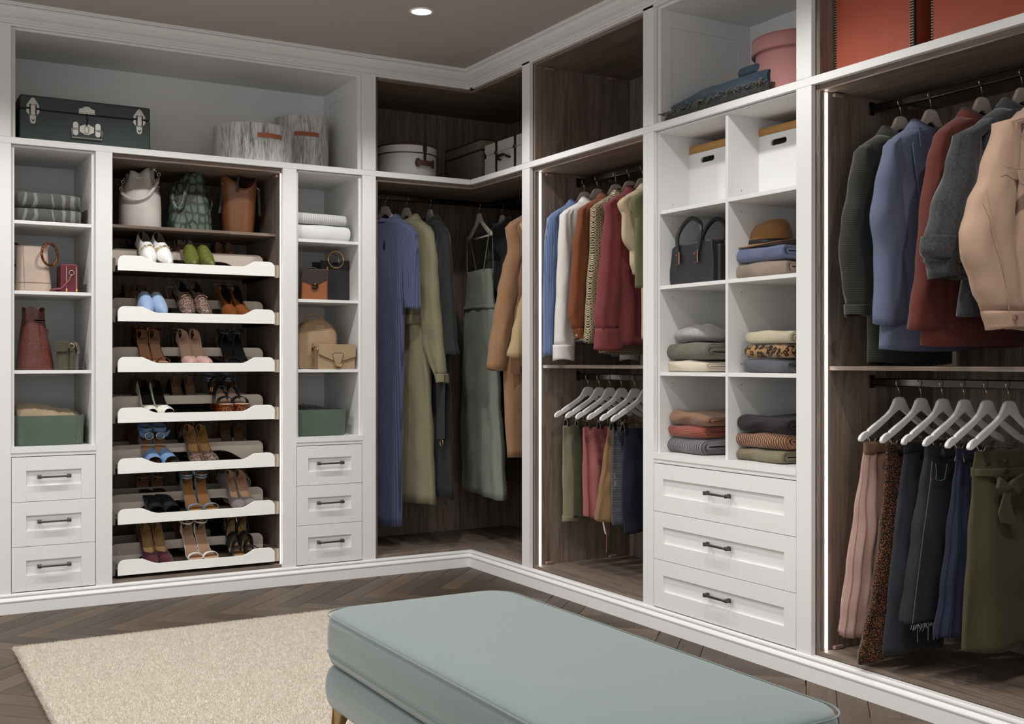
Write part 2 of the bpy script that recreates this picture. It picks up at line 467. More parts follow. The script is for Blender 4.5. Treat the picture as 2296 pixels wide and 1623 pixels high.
shelf_unit('R', -1.544, -2.327, 'wide white two-column cubby unit over three drawers, full of folded knitwear', (1.013, 1.354, 1.651), -1.955)

def upper_white(wing, a0, a1, label):
    u = Unit('top_cupboard', wing, a0, a1, label, Z_RAIL1); lo, hi = min(a0, a1), max(a0, a1)
    u.box('bottom_panel', lo, hi, .0205, DEPTH_W, Z_RAIL1-.018, Z_RAIL1-.0006, WHITE_IN)
    u.box('back_panel', lo, hi, DEPTH_W-.012, DEPTH_W, Z_RAIL1, Z_TOP-.012, WHITE_IN)
    u.box('top_panel', lo, hi, .0205, DEPTH_W, Z_TOP-.012, Z_TOP+.006, WHITE_IN)
    for x0, x1, s_ in ((lo, lo+.0145, 1), (hi-.0145, hi, -1)):
        p = u.box('side_panel', x0, x1, .0205, DEPTH_W-.012, Z_RAIL1, Z_TOP-.012, WHITE_IN)
        # shaker frame on the inner face
        f_ = x1 if s_ > 0 else x0
        m = MB()
        for d0, d1, z0, z1 in ((.022, .075, Z_RAIL1, Z_TOP-.012), (.425, .487, Z_RAIL1, Z_TOP-.012), (.075, .425, Z_TOP-.078, Z_TOP-.012)):
            u.box(None, f_, f_+s_*.004, d0, d1, z0, z1, None, mb=m)
        obj('panel_frame', m, WHITE_IN, p, bevel=.0006)
upper_white('L', -2.175, -.597, 'long white open cupboard above the shoe racks, holding a metal trunk')
upper_white('R', -1.544, -2.327, 'white open cupboard above the knitwear cubbies, holding a pink round box')

def rod(u, a0, a1, d, z, parent=None, br=(True, True)):
    m = MB()
    def bx(*b): u.box(None, *b, None, mb=m)
    bx(a0, a1, d-.006, d+.006, z-.014, z+.014)
    r = obj('hanging_rod', m, DARKCHROME, parent or u.e, bevel=.004, seg=3)
    for k, a in enumerate((a0, a1)):
        if br[k]:
            s_ = 1 if (a1 > a0) == (k == 0) else -1
            u.box('rod_bracket', a, a+s_*.006, d-.012, d+.012, z-.02, z+.024, plain('#2b2a29', .35, .8), .002, r)
    return r
LEDM = None
def led(u, a, d, z0, z1, thick=.002, wide=.011, face='a', s_=1):
    global LEDM
    if LEDM is None:
        t = NT('led_strip'); t.b.inputs['Emission Color'].default_value = (1, .96, .9, 1); t.b.inputs['Emission Strength'].default_value = LED_W; t.b.inputs['Base Color'].default_value = (.9, .9, .9, 1); LEDM = t.m
    return u.box('light_strip', a, a+s_*thick, d-wide/2, d+wide/2, z0, z1, LEDM, 0)
def pegs(u, a, s_, spots):
    for d, z in spots:
        u.box('corner_block', a, a+s_*.014, d, d+.042, z-.012, z, plain('#8d7264', .6), .002)

def bay(a0, a1, label, hi_rod, lo_rod, back_vis=True):
    # right wing hanging bay, wood lined
    u = Unit('hanging_bay', 'R', a0, a1, label, Z_PL); lo, hi = min(a0, a1), max(a0, a1); T = .018
    for x0, x1 in ((lo, lo+T), (hi-T, hi)):
        u.box('side_panel', x0, x1, .0205, DEPTH, Z_PL, Z_RAIL0-.001, WOODZ)
        u.box('upper_side_panel', x0, x1, .0205, DEPTH, Z_RAIL1+.004, Z_TOP-.0, WOODZ)
    u.box('back_panel', lo+T, hi-T, DEPTH-.012, DEPTH, Z_PL, 1.945, WOODZ)
    u.box('upper_back_panel', lo+T, hi-T, DEPTH-.012, DEPTH, Z_RAIL1+.004, Z_TOP-.016, WOODZ)
    u.box('bottom_panel', lo+T, hi-T, .0205, DEPTH-.012, Z_PL+.0002, Z_FLOOR+.0075, WOODY)
    u.box('top_panel', lo+T, hi-T, .0205, DEPTH-.012, 1.947, Z_RAIL1+.004, WOODY)
    u.box('upper_top_panel', lo+T, hi-T, .0205, DEPTH-.012, Z_TOP-.016, Z_TOP+.002, WOODY)
    u.box('shelf', lo+T, hi-T, .062, DEPTH-.012, 1.0245, 1.0385, WOODY)
    A = hi-T
    for zz in hi_rod, lo_rod: rod(u, hi-T, lo+T, .26, zz)
    led(u, hi-T, .047, Z_FLOOR+.009, 1.944, s_=-1)
    for z in (1.944,): pegs(u, A, -1, ((.075, z), (.44, z)))
    pegs(u, A, -1, ((.075, Z_FLOOR+.0205), (.44, Z_FLOOR+.0205), (.075, Z_TOP-.018), (.44, Z_TOP-.018)))
    return u
bay1 = bay(-.592, -1.475, 'wood-lined hanging bay with shirts above and trousers on white hangers below', 1.912, .984)
bay2 = bay(-2.398, -3.68, 'wood-lined hanging bay with blazers above and skirts below, under orange boxes', 1.912, .984)

# ---- corner unit (L-shaped)
def corner_unit():
    e = empty('corner_wardrobe', (0, 0, Z_PL), 0, 'wood-lined L-shaped corner wardrobe with long dresses and coats', 'wardrobe')
    def B(name, b, mat, bevel=.0008, parent=None): return obj(name, MB().box(b[0], b[1], b[2], b[3], b[4]-Z_PL, b[5]-Z_PL), mat, parent or e, bevel=bevel)
    x0, y0 = -.527, -.521
    B('side_panel', (x0, x0+.018, .0205, DEPTH, Z_PL, Z_RAIL0-.001), WOODZ); B('upper_side_panel', (x0, x0+.018, .0205, DEPTH, Z_RAIL1+.004, Z_TOP), WOODZ)
    B('side_panel', (.0205, DEPTH, y0, y0+.018, Z_PL, Z_RAIL0-.001), WOODZ); B('upper_side_panel', (.0205, DEPTH, y0, y0+.018, Z_RAIL1+.004, Z_TOP), WOODZ)
    for nm, z0, z1 in (('back_panel', Z_PL, 1.945), ('upper_back_panel', Z_RAIL1+.004, Z_TOP-.016)):
        B(nm, (x0+.018, DEPTH, DEPTH-.012, DEPTH, z0, z1), WOODZ)
        B(nm, (DEPTH-.012, DEPTH, y0+.018, DEPTH-.012, z0, z1), WOODZ)
    for nm, z0, z1, mA, mB in (('bottom_panel', Z_PL+.0002, Z_FLOOR+.0075, WOODX, WOODY), ('shelf', 1.947, Z_RAIL1+.004, WOODX, WOODX), ('upper_top_panel', Z_TOP-.016, Z_TOP+.002, WOODX, WOODX)):
        B(nm, (x0+.018, .0205, .0205, DEPTH-.012, z0, z1), mA)
        B(nm, (.0207, DEPTH-.012, y0+.018, DEPTH-.012, z0, z1), mB)
    m = MB().box(x0+.018, DEPTH-.012, .254, .266, 1.912-.014-Z_PL, 1.912+.014-Z_PL); r = obj('hanging_rod', m, DARKCHROME, e, bevel=.004, seg=3)
    m = MB().box(.254, .266, y0+.018, .254, 1.912-.014-Z_PL, 1.912+.014-Z_PL); r = obj('hanging_rod', m, DARKCHROME, e, bevel=.004, seg=3)
    h = MB().box(.25, .27, -.1, -.094, 1.935-Z_PL, 1.947-Z_PL).box(.256, .264, -.099, -.095, 1.92-Z_PL, 1.94-Z_PL)
    obj('rod_hanger', h, DARKCHROME, r)
corner_unit()

# ---- shoe rack unit with seven pull-out trays
SHOE_A0, SHOE_A1 = -1.769, -1.0
def shoe_unit():
    u = Unit('shoe_cabinet', 'L', SHOE_A0, SHOE_A1, 'wood-lined shoe cabinet with seven white-fronted pull-out trays', Z_PL); T = .018; lo, hi = SHOE_A0-.0155, SHOE_A1+.0155
    for x0, x1 in ((lo, lo+T), (hi-T, hi)): u.box('side_panel', x0, x1, .0205, DEPTH, Z_PL, Z_RAIL0-.001, WOODZ)
    u.box('back_panel', lo+T, hi-T, DEPTH-.012, DEPTH, Z_PL, 1.945, WOODZ)
    u.box('bottom_panel', lo+T, hi-T, .0205, DEPTH-.012, Z_PL+.0002, Z_FLOOR+.0075, WOODX)
    u.box('top_panel', lo+T, hi-T, .0205, DEPTH-.012, 1.947, Z_RAIL0-.001, WOODX)
    u.box('shelf', lo+T, hi-T, .10, DEPTH-.012, 1.6535, 1.667, WOODX)
    led(u, hi-T, .0265, Z_FLOOR+.009, 1.944, s_=-1, wide=.009)
    pegs(u, hi-T, -1, ((.055, 1.944),))
    return u
SU = shoe_unit()
TRAY_Z = [1.456-.2238*i for i in range(7)]; TX0, TX1 = -1.743, -1.034
BEIGE = plain('#c9bcae', .5)
def tray_profile():
    W = TX1-TX0; H, h = .067, .0405
    P = [(0, 0), (W, 0)]
    r = .028
    for k in range(7): a = R(90*k/6); P.append((W-r+r*math.cos(a), H-r+r*math.sin(a)))
    P += [(W*.875, H), (W*.868, H-.0008)]
    for k in range(9):
        t_ = k/8; P.append((W*(.865-.085*t_), h+(H-h)*(1-(t_*t_*(3-2*t_)*.35+.65*(1-(1-t_)**1.6)))))
    for k in range(9):
        t_ = 1-k/8; P.append((W*(.25+(.145-.25)*(1-(1-k/8))), h+(H-h)*(1-(t_*t_*(3-2*t_)*.35+.65*(1-(1-t_)**1.6)))))
    P += [(W*.142, H-.0008), (W*.135, H)]
    for k in range(7): a = R(90+90*k/6); P.append((r+r*math.cos(a), H-r+r*math.sin(a)))
    return P
def rail_profile():
    W = TX1-TX0; H = .0895; r = .03
    P = [(0, 0), (.10, 0)]
    for k in range(9): t_ = k/8; P.append((.10+.11*t_, .048*math.sin(t_*math.pi/2)))
    for k in range(9): t_ = 1-k/8; P.append((W-.10-.11*t_, .048*math.sin(t_*math.pi/2)))
    P += [(W-.10, 0), (W, 0)]
    for k in range(6): a = R(90*k/5); P.append((W-r+r*math.cos(a), H-r+r*math.sin(a)))
    for k in range(6): a = R(90+90*k/5); P.append((r+r*math.cos(a), H-r+r*math.sin(a)))
    return P
FRONTM = plain('#f6f8f2', .45, 0, .4)
RAIL_Y = (.20, .45)
def trays():
    tp, rp = tray_profile(), rail_profile()
    proto = None
    for i, z in enumerate(TRAY_Z):
        if proto is None:
            bm_ = MB().box(0, TX1-TX0, .010, .50, .014, .024)
            tr = obj('tray', bm_, WOODX, SU.e, bevel=.0006)
            obj('front_panel', MB().prism(tp, -.003, .009, 'y'), FRONTM, tr, bevel=.0008)
            for y in RAIL_Y: obj('heel_rail', MB().prism(rp, y-.005-.02, y+.005-.02, 'y').xf(Matrix.Translation((0, 0, .024))), BEIGE, tr, bevel=.0012)
            for s_ in (0, 1):
                x = -.003 if s_ == 0 else TX1-TX0+.003
                k_ = -1 if s_ == 0 else 1
                obj('runner', MB().box(x, x-k_*.012, .015, .49, -.006, .012).box(x-k_*.03, x, .004, .014, -.007, -.0045), plain('#161616', .4, .5), tr)
                obj('side_block', MB().box(x+k_*.0025, x+k_*.0265, .022, .49, -.004, .056), WOODZ, tr, bevel=.0008)
            proto = tr
        else:
            tr = clone(proto, SU.e)
        tr.location = (TX0-SU.c, 0.0, z-SU.z0)
trays()
# ================================================================== shoes
WT = {'point': [(0,.013),(.04,.0225),(.12,.0285),(.3,.028),(.45,.030),(.62,.0365),(.72,.036),(.82,.030),(.92,.0185),(1,.003)],
      'round': [(0,.013),(.04,.0225),(.12,.0285),(.3,.028),(.45,.030),(.62,.0365),(.74,.0375),(.84,.034),(.92,.0275),(.97,.018),(1,.005)],
      'square': [(0,.013),(.04,.0225),(.12,.0285),(.3,.028),(.45,.030),(.62,.0375),(.74,.039),(.86,.037),(.94,.033),(.985,.025),(1,.015)]}
def smst(a, b, t):
    t = max(0, min(1, (t-a)/(b-a))); return t*t*(3-2*t)
def curve_x(s, side): return side*(.006*math.sin(math.pi*min(1, s*1.02)) - .004*s)
class Last:
    def __init__(s, L=.24, H=.02, toe='point', side=1, plat=0.0, k=1.0):
        s.L, s.H, s.toe, s.side, s.plat, s.k = L, H, toe, side, plat, k
    def w(s, t): return interp(WT[s.toe], t)*s.k*.92
    def z(s, t): return s.plat + .007 + (s.H-.007)*(1-smst(.1, .64, t)) + .005*smst(.8, 1, t)
    def y(s, t): return (1-t)*s.L
    def x(s, t): return curve_x(t, s.side)
UP = {
 'pump':   ([(0,.050),(.1,.046),(.25,.036),(.4,.028),(.55,.024),(.66,.031),(.75,.031),(.85,.027),(.95,.018),(1,.010)], [(0,0),(.012,.28),(.035,.58),(.09,.76),(.3,.86),(.5,.84),(.6,.7),(.66,.42),(.695,0),(1,0)]),
 'high':   ([(0,.050),(.1,.048),(.25,.046),(.4,.042),(.52,.045),(.62,.040),(.75,.033),(.85,.027),(.95,.018),(1,.010)], [(0,0),(.012,.28),(.035,.58),(.09,.76),(.3,.84),(.42,.7),(.5,.48),(.57,.18),(.6,0),(1,0)]),
 'dorsay': ([(0,.052),(.12,.046),(.22,.036),(.34,.014),(.5,.008),(.6,.012),(.70,.030),(.8,.030),(.9,.024),(1,.010)], [(0,0),(.012,.28),(.035,.58),(.09,.76),(.3,.93),(.6,.92),(.66,.7),(.72,.3),(.74,0),(1,0)]),
 'loafer': ([(0,.056),(.1,.052),(.25,.045),(.4,.046),(.48,.058),(.56,.056),(.66,.048),(.8,.036),(.92,.026),(1,.014)], [(0,0),(.012,.28),(.035,.58),(.09,.76),(.3,.82),(.4,.66),(.46,.3),(.48,0),(1,0)]),
 'mule':   ([(.42,.050),(.5,.056),(.6,.050),(.7,.042),(.8,.035),(.92,.024),(1,.012)], [(.42,.30),(.47,.0),(1,0)]),
 'slide':  ([(.52,.050),(.6,.050),(.7,.046),(.8,.038),(.86,.032),(.95,.03)], [(0,0),(1,0)]),
 'counter':([(0,.050),(.06,.048),(.13,.045),(.2,.020),(.24,.004)], [(0,0),(.012,.28),(.035,.58),(.07,.76),(.2,.9),(.3,.94)]),
}
def upper(l, style, s0=0.0, s1=1.0, n=26, th=.0022, hs=1.0, caps=(True, True), xo=0.0):
    tl, gr = UP[style]; vs = MB(); rings = []
    for i in range(n+1):
        t = s0+(s1-s0)*(i/n)**1.25
        w = l.w(t)+.0012; zb = l.z(t)-.003; h = interp(tl, t)*hs+.003; g = interp(gr, t)
        ag = math.acos(min(.97, max(g, 0))); Hd = h/max(.2, math.sin(ag)**.8) if ag < 1.5 else h
        def pt(a, inset, sgn): return (l.x(t)+sgn*(w-inset)*math.cos(a)+xo, l.y(t), zb+(inset if a < .2 else 0)+max(.0005, (Hd-inset))*max(0, math.sin(a))**.8)
        A = [ag*k/4 for k in range(5)]
        ring = [pt(a, 0, -1) for a in A]+[pt(a, th, -1) for a in A[:0:-1]]+[(l.x(t)+xo, l.y(t), zb+.0048)]+[pt(a, th, 1) for a in A[1:]]+[pt(a, 0, 1) for a in A[::-1]]
        rings.append(ring)
    vs.loft(rings, *caps)
    return vs, n
def upper_obj(l, style, mat, lining, parent, s0=0.0, s1=1.0, hs=1.0, caps=(True, True), name='upper', n=26):
    mb, n = upper(l, style, s0, s1, n, hs=hs, caps=caps)
    o = obj(name, mb, mat, parent, smooth=True, angle=50)
    if lining:
        o.data.materials.append(lining); m = 19
        for k, p in enumerate(o.data.polygons):
            if k < n*m and 4 <= k % m <= 13: p.material_index = 1
    return o
def sole(l, parent, mat, th=.004, grow=.0015, s0=0, s1=1.0, name='sole', ztop=0.0, n=26, flat=False):
    rings = []
    for i in range(n+1):
        t = s0+(s1-s0)*i/n; w = l.w(t)+grow; zt = l.z(t)+ztop; zb = 0.0 if flat else zt-th
        e = .0 
        rings.append([(l.x(t)-w, l.y(t), zb), (l.x(t)-w, l.y(t), zt), (l.x(t)-w*.5, l.y(t), zt), (l.x(t)+w*.5, l.y(t), zt), (l.x(t)+w, l.y(t), zt), (l.x(t)+w, l.y(t), zb)])
    return obj(name, MB().loft(rings), mat, parent, smooth=True, angle=40)
def heel(l, parent, mat, kind='stiletto'):
    H = l.z(0)-.003
    if H < .008: return
    y0 = l.y(.085)
    if kind == 'stiletto': P = [(0, .0045, .0045, .010), (.15, .0042, .0045, .0095), (.5, .006, .007, .006), (.8, .014, .014, .001), (1, .024, .023, -.002)]
    elif kind == 'block': P = [(0, .021, .020, .002), (.5, .0215, .0205, .001), (1, .0255, .025, 0)]
    else: P = [(0, .026, .026, .0), (1, .027, .027, 0)]
    rings = []
    for f, a, b, dy in P:
        rings.append([(a*math.cos(2*math.pi*k/14), y0+dy+b*math.sin(2*math.pi*k/14), f*H) for k in range(14)])
    obj('heel', MB().loft(rings), mat, parent, smooth=True, angle=50)
def strap(l, t, bw, h, mat, parent, th=.0022, name='strap', t2=None, lift=0.0, ws=1.0):
    # band over the foot at station t (t2: station on the other side, for crossing bands)
    rings = []; n = 16; t2 = t if t2 is None else t2
    for k in range(n+1):
        a = math.pi*k/n; q = t+(t2-t)*k/n
        w = l.w(q)*ws+.0008; zb = l.z(q)-.002+lift
        for_ = []
        for dy, dr in ((-bw/2, 0), (bw/2, 0), (bw/2, th), (-bw/2, th)):
            for_.append((l.x(q)-(w+dr)*math.cos(a), l.y(q)+dy, zb+(h+dr)*max(0, math.sin(a))**.75))
        rings.append(for_)
    obj(name, MB().loft(rings), mat, parent, smooth=True, angle=50)
def ankle_strap(l, mat, parent, z=.058, bw=.007, rx=.030, ry=.036, double=False, buckle=None, tilt=.25):
    zz = l.z(.1)+z
    m = MB()
    for d in ((0,) if not double else (0, .012)):
        rings = []; n = 24
        for k in range(n+1):
            a = 2*math.pi*k/n; c, s_ = math.cos(a), math.sin(a)
            zc = zz-d - tilt*.04*(.5-.5*s_)*1.0
            rings.append([(rx*c*q, l.y(.13)+ry*s_*q, zc+dz) for q, dz in ((1, -bw/2), (1, bw/2), (1.07, bw/2), (1.07, -bw/2))])
        m.loft(rings, False, False)
    o = obj('ankle_strap', m, mat, parent, smooth=True, angle=50)
    if buckle:
        x = l.side*rx*1.05
        obj('buckle', MB().tube([(x, l.y(.13)-.006, zz-.012), (x, l.y(.13)+.006, zz-.012), (x, l.y(.13)+.006, zz+.002), (x, l.y(.13)-.006, zz+.002)], .0012, 6, True), buckle, o)
def patterned(kind):
    if kind in MATS: return MATS[kind]
    t = NT(kind); v = t.coord()
    vo = t.n.new('ShaderNodeTexVoronoi')
    if kind == 'snake_taupe':
        vo.inputs['Scale'].default_value = 150; nz = t.noise(t.coord((1, .6, 1)), 55, 3, .65, 2.0); t.l.new(v, vo.inputs['Vector'])
        f = t.math('ADD', t.math('MULTIPLY', vo.outputs['Distance'], .5), t.math('MULTIPLY', nz, .9))
        t.base(t.ramp(f, [(.44, '#241b1a'), (.56, '#5e4c48'), (.64, '#33282a'), (.78, '#94796a')]), .35); t.bump(vo.outputs['Distance'], .4, .0008)
    elif kind == 'leopard_shoe':
        vo.inputs['Scale'].default_value = 150; t.l.new(v, vo.inputs['Vector']); nz = t.noise(v, 200, 2)
        f = t.math('ADD', vo.outputs['Distance'], t.math('MULTIPLY', nz, .35))
        t.base(t.ramp(f, [(.40, '#1d1512'), (.46, '#c08f6a')], 'LINEAR'), .8)
    elif kind == 'tortoise':
        nz = t.noise(v, 130, 3, .6, 1); t.base(t.ramp(nz, [(.40, '#1f0d07'), (.52, '#5b2410'), (.62, '#a65a22')]), .12)
    elif kind == 'jewel_blue':
        vo.inputs['Scale'].default_value = 450; t.l.new(v, vo.inputs['Vector'])
        t.base(t.ramp(vo.outputs['Distance'], [(.1, '#d4dde6'), (.5, '#7d95ad')]), .25, .3); t.bump(vo.outputs['Distance'], .6, .001)
    MATS[kind] = t.m; return t.m
TAN = plain('#b98f6c', .55); NUDE = plain('#caa283', .55); BLK = plain('#141313', .5); BLKS = plain('#1a1a1c', .85)

def build_shoe(kind, c, side, e):
    cm = c if not isinstance(c, str) else leather(c, .4)
    if kind == 'chain_loafer':
        l = Last(.235, .014, 'point', side); sole(l, e, plain('#a78f78', .6), .007, .002); upper_obj(l, 'loafer', cm, plain('#8d7a68', .6), e); heel(l, e, plain('#8a735e', .6), 'flat')
        m = MB()
        for k in range(1, 6):
            a = math.pi*(k+.5)/7; w = l.w(.6)+.003; p = Vector((l.x(.6)-w*math.cos(a), l.y(.6)-.002, l.z(.6)+.054*math.sin(a)**.8))
            tgt = [(p.x+.0075*math.cos(b)*math.sin(a)+ (.0045*math.sin(b)*(k % 2)), p.y+.005*math.sin(b)*(1 if k % 2 == 0 else .25), p.z+.0075*math.cos(b)*math.cos(a)*(-1)+.004*math.sin(b)*(k % 2)) for b in [2*math.pi*q/12 for q in range(12)]]
            m.tube(tgt, .0019, 6, True)
        obj('gold_chain', m, GOLD, e, smooth=True)
        strap(l, .53, .03, .058, cm, e, name='vamp_flap')
    elif kind == 'bit_loafer':
        l = Last(.24, .016, 'round', side); sole(l, e, BLK, .013, .004); upper_obj(l, 'loafer', cm, plain('#15110f', .7), e); heel(l, e, BLK, 'flat')
        strap(l, .54, .034, .059, cm, e, name='vamp_flap')
        w = l.w(.58)*.62; z = l.z(.58)+.052
        obj('horsebit', MB().tube([(-w-.004, l.y(.58), z-.010), (-w, l.y(.58), z-.004), (-w*.4, l.y(.58)-.002, z+.006), (w*.4, l.y(.58)-.002, z+.006), (w, l.y(.58), z-.004), (w+.004, l.y(.58), z-.010)], .0022, 6).sphere((-w, l.y(.58), z-.004), .0045, 8, 6).sphere((w, l.y(.58), z-.004), .0045, 8, 6), GOLD, e, smooth=True)
    elif kind == 'flat_mule':
        l = Last(.235, .014, 'point', side, k=1.0); sole(l, e, plain('#96785c', .6), .005, .001, ztop=-.001); sole(l, e, plain('#7a5a44', .6), .0015, -.001, ztop=.0005, name='insole'); upper_obj(l, 'mule', cm, plain('#4a3a2e', .6), e, .42, 1.0, caps=(False, True)); heel(l, e, plain('#7d6049', .6), 'flat')
    elif kind == 'slide_mule':
        l = Last(.235, .045, 'square', side, k=1.04); sole(l, e, cm, .006, .001); sole(l, e, plain('#232326', .6), .0015, -.002, ztop=.001, name='insole'); upper_obj(l, 'slide', cm, BLK, e, .54, .93, caps=(False, False)); heel(l, e, cm, 'block')
    elif kind in ('pump', 'high_pump', 'dorsay', 'flat'):
        H = {'pump': .075, 'high_pump': .07, 'dorsay': .085, 'flat': .014}[kind]
        up, lin_, toe, hk = c[0], c[1], (c[2] if len(c) > 2 else 'point'), (c[3] if len(c) > 3 else 'stiletto')
        um = up if not isinstance(up, str) else leather(up, .4); lm = plain(lin_, .6)
        l = Last(.235, H, toe, side); sole(l, e, plain(shade(lin_, .75), .6), .003, .0005); upper_obj(l, {'pump': 'pump', 'high_pump': 'high', 'dorsay': 'dorsay', 'flat': 'pump'}[kind], um, lm, e)
        heel(l, e, um, hk if H > .02 else 'flat')
        if len(c) > 4: obj('size_label', MB().box(-.006, .006, l.y(.26), l.y(.16), 0, .0006).xf(Matrix.Translation((0, 0, l.z(.2)+.004)) ), plain('#d9d6d2', .6), e, rot=None)
    elif kind == 'peep':
        l = Last(.235, .085, 'round', side, plat=.004); sole(l, e, plain('#c9b596', .5), .004, .0005); upper_obj(l, 'pump', cm, BLK, e, 0, .945, caps=(True, False)); heel(l, e, cm)
        sole(l, e, BLK, .0012, -.004, 0, .66, 'insole', ztop=.0018)
    elif kind == 'sandal':
        # c: strap material, insole, toe band, heel kind, double strap, counter colour
        sm, ins, hk, dbl = c[0] if not isinstance(c[0], str) else leather(c[0], .4), c[1], c[2], c[3]
        l = Last(.235, .085 if hk != 'low' else .05, 'round' if len(c) < 5 else c[4], side); sole(l, e, sm, .0045, .0006)
        sole(l, e, plain(ins, .55), .0015, -.0025, ztop=.0012, name='insole')
        strap(l, .80, .017, .026, sm, e, name='toe_strap'); upper_obj(l, 'counter', sm, plain(shade(ins, .9), .6), e, 0, .235, caps=(True, False), name='heel_counter', n=10)
        ankle_strap(l, sm, e, double=dbl, buckle=CHROME); heel(l, e, sm, 'block' if hk in ('block', 'low') else 'stiletto')
    elif kind == 'strappy':
        l = Last(.235, .085, 'round', side); sm = cm; sole(l, e, sm, .0045, .0006); sole(l, e, plain('#1c1c1d', .5), .0015, -.0025, ztop=.0012, name='insole')
        strap(l, .80, .010, .027, sm, e, name='toe_strap', t2=.74); strap(l, .72, .010, .027, sm, e, name='toe_strap', t2=.80)
        ankle_strap(l, sm, e, z=.055, bw=.008, buckle=CHROME); strap(l, .30, .010, .060, sm, e, name='instep_strap', t2=.16); heel(l, e, sm)
    elif kind == 'cutout':
        l = Last(.235, .09, 'round', side); sm = cm; sole(l, e, sm, .006, .0008); sole(l, e, plain('#b58f63', .55), .0015, -.0025, ztop=.0012, name='insole')
        strap(l, .80, .030, .036, sm, e, name='toe_strap'); strap(l, .48, .050, .062, sm, e, name='instep_strap')
        upper_obj(l, 'counter', sm, plain('#a9845a', .6), e, 0, .235, hs=1.25, caps=(True, False), name='heel_counter', n=10)
        strap(l, .30, .016, .085, sm, e, name='instep_strap', t2=.34); strap(l, .64, .03, .044, sm, e, name='centre_strap', ws=.5, lift=.012); heel(l, e, sm)
        obj('buckle', MB().tube([(side*.030, l.y(.25), l.z(.25)+.05), (side*.033, l.y(.2), l.z(.2)+.07)], .003, 8), GOLD, e)
    elif kind == 'platform':
        l = Last(.235, .055, 'square', side, plat=.036, k=1.03); tm = patterned('tortoise'); sole(l, e, tm, .04, .001, flat=True); sole(l, e, plain('#d9b59a', .55), .002, -.001, ztop=.0015, name='insole')
        strap(l, .78, .034, .034, cm, e, name='toe_strap'); strap(l, .36, .026, .055, cm, e, name='instep_strap', t2=.46); strap(l, .46, .026, .053, cm, e, name='instep_strap', t2=.34); strap(l, .16, .028, .060, cm, e, name='ankle_strap', ws=1.15)
        obj('buckle', MB().tube([(-.037, l.y(.38)+dy, l.z(.38)+.02+dz) for dy, dz in ((-.012, 0), (.012, 0), (.012, .022), (-.012, .022))], .0014, 6, True), GOLD, e)
    elif kind == 'buckle_sandal':
        l = Last(.235, .075, 'square', side, k=1.03); sm = cm; sole(l, e, sm, .005, .001); sole(l, e, plain('#a87c54', .55), .0015, -.0025, ztop=.0012, name='insole')
        upper_obj(l, 'slide', sm, plain('#6d5844', .7), e, .56, .93, caps=(False, False)); upper_obj(l, 'counter', sm, plain('#8d6a4a', .6), e, 0, .235, hs=1.25, caps=(True, False), name='heel_counter', n=10)
        ankle_strap(l, sm, e, z=.066, bw=.020, rx=.030, ry=.038); heel(l, e, sm, 'block')
        z = l.z(.28)+.050; y = l.y(.30)
        obj('strap_tail', MB().loft([[(-side*x_, y-.004+q, z+h_+dz) for q, dz in ((0, -b_), (0, b_), (.003, b_), (.003, -b_))] for x_, h_, b_ in ((-.026, .004, .010), (0, .0, .012), (.022, .004, .011), (.032, .014, .009), (.037, .022, .002))]), sm, e, smooth=True, angle=50)
        obj('buckle', MB().tube([(-side*(-.008+.019*math.cos(a)), y-.008, z+.016*math.sin(a)) for a in [2*math.pi*q/16 for q in range(16)]], .0026, 8, True), CHROME, e, smooth=True)
    elif kind == 'slide_flat':
        l = Last(.235, .02, 'square', side); sole(l, e, cm, .008, .001); strap(l, .40, .05, .055, cm, e, name='instep_strap'); strap(l, .8, .02, .036, cm, e, name='toe_strap')
        obj('back_strap', MB().tube([(-.026, l.y(.16), l.z(.1)), (-.026, l.y(.08), l.z(.1)+.07), (.026, l.y(.08), l.z(.1)+.07), (.026, l.y(.16), l.z(.1))], .0022, 6), CHROME, e)
    elif kind == 'sling':
        l = Last(.235, .05, 'point', side); sole(l, e, plain('#b7a48f', .5), .004, .0006); upper_obj(l, 'mule', cm, plain('#a08c78', .6), e, .5, 1.0, caps=(False, True)); heel(l, e, cm, 'block')
        o = MB().tube(smooth_path([(-.03, l.y(.48), l.z(.48)+.02), (-.031, l.y(.2), l.z(.2)+.045), (-.022, l.y(.02), l.z(.0)+.058), (0, l.y(-.02), l.z(0)+.062), (.022, l.y(.02), l.z(.0)+.058), (.031, l.y(.2), l.z(.2)+.045), (.03, l.y(.48), l.z(.48)+.02)], 5), .0036, 6, flat=.4)
        obj('sling_strap', o, cm, e, smooth=True)
    return l

def pair(tray, row, u0, u1, kind, c, label, group, pitch=None, yaw=4):
    yt = .035 if row == 0 else .29
    for k, u in enumerate((u0, u1)):
        side = 1 if k == 0 else -1
        e = empty('shoe', (0, 0, 0), 0, label, 'shoe', group)
        l = build_shoe(kind, c, side, e)
        p = pitch if pitch is not None else ((28 if l.H < .03 else (12 if l.H < .08 else 9)) + (1 if row == 0 else 2))
        hy = l.L*math.cos(R(p))
        yw = R(yaw + (0 if k == 0 else 2))
        if row == 0: x = on_y(u, 800, yt).x
        else: x = on_y(u, 800, yt+hy).x + math.sin(yw)*hy
        e.location = (x, yt, TRAY_Z[tray]+.0245); e.rotation_euler = (R(p), 0, yw)
T1, T2, T3, T4, T5, T6, T7 = range(7)
snake = patterned('snake_taupe')
pair(T1, 0, 341, 379.6, 'chain_loafer', '#f3efe9', 'white leather loafer with a gold chain on the topmost shoe tray', 'white chain loafers')
pair(T1, 0, 438, 474, 'flat_mule', '#5c6227', 'olive green pointed leather mule', 'olive mules')
pair(T1, 1, 286, 318, 'pump', ('#7a4a28', '#17120f'), 'brown pump with black lining behind the white chain loafers', 'brown pumps behind loafers')
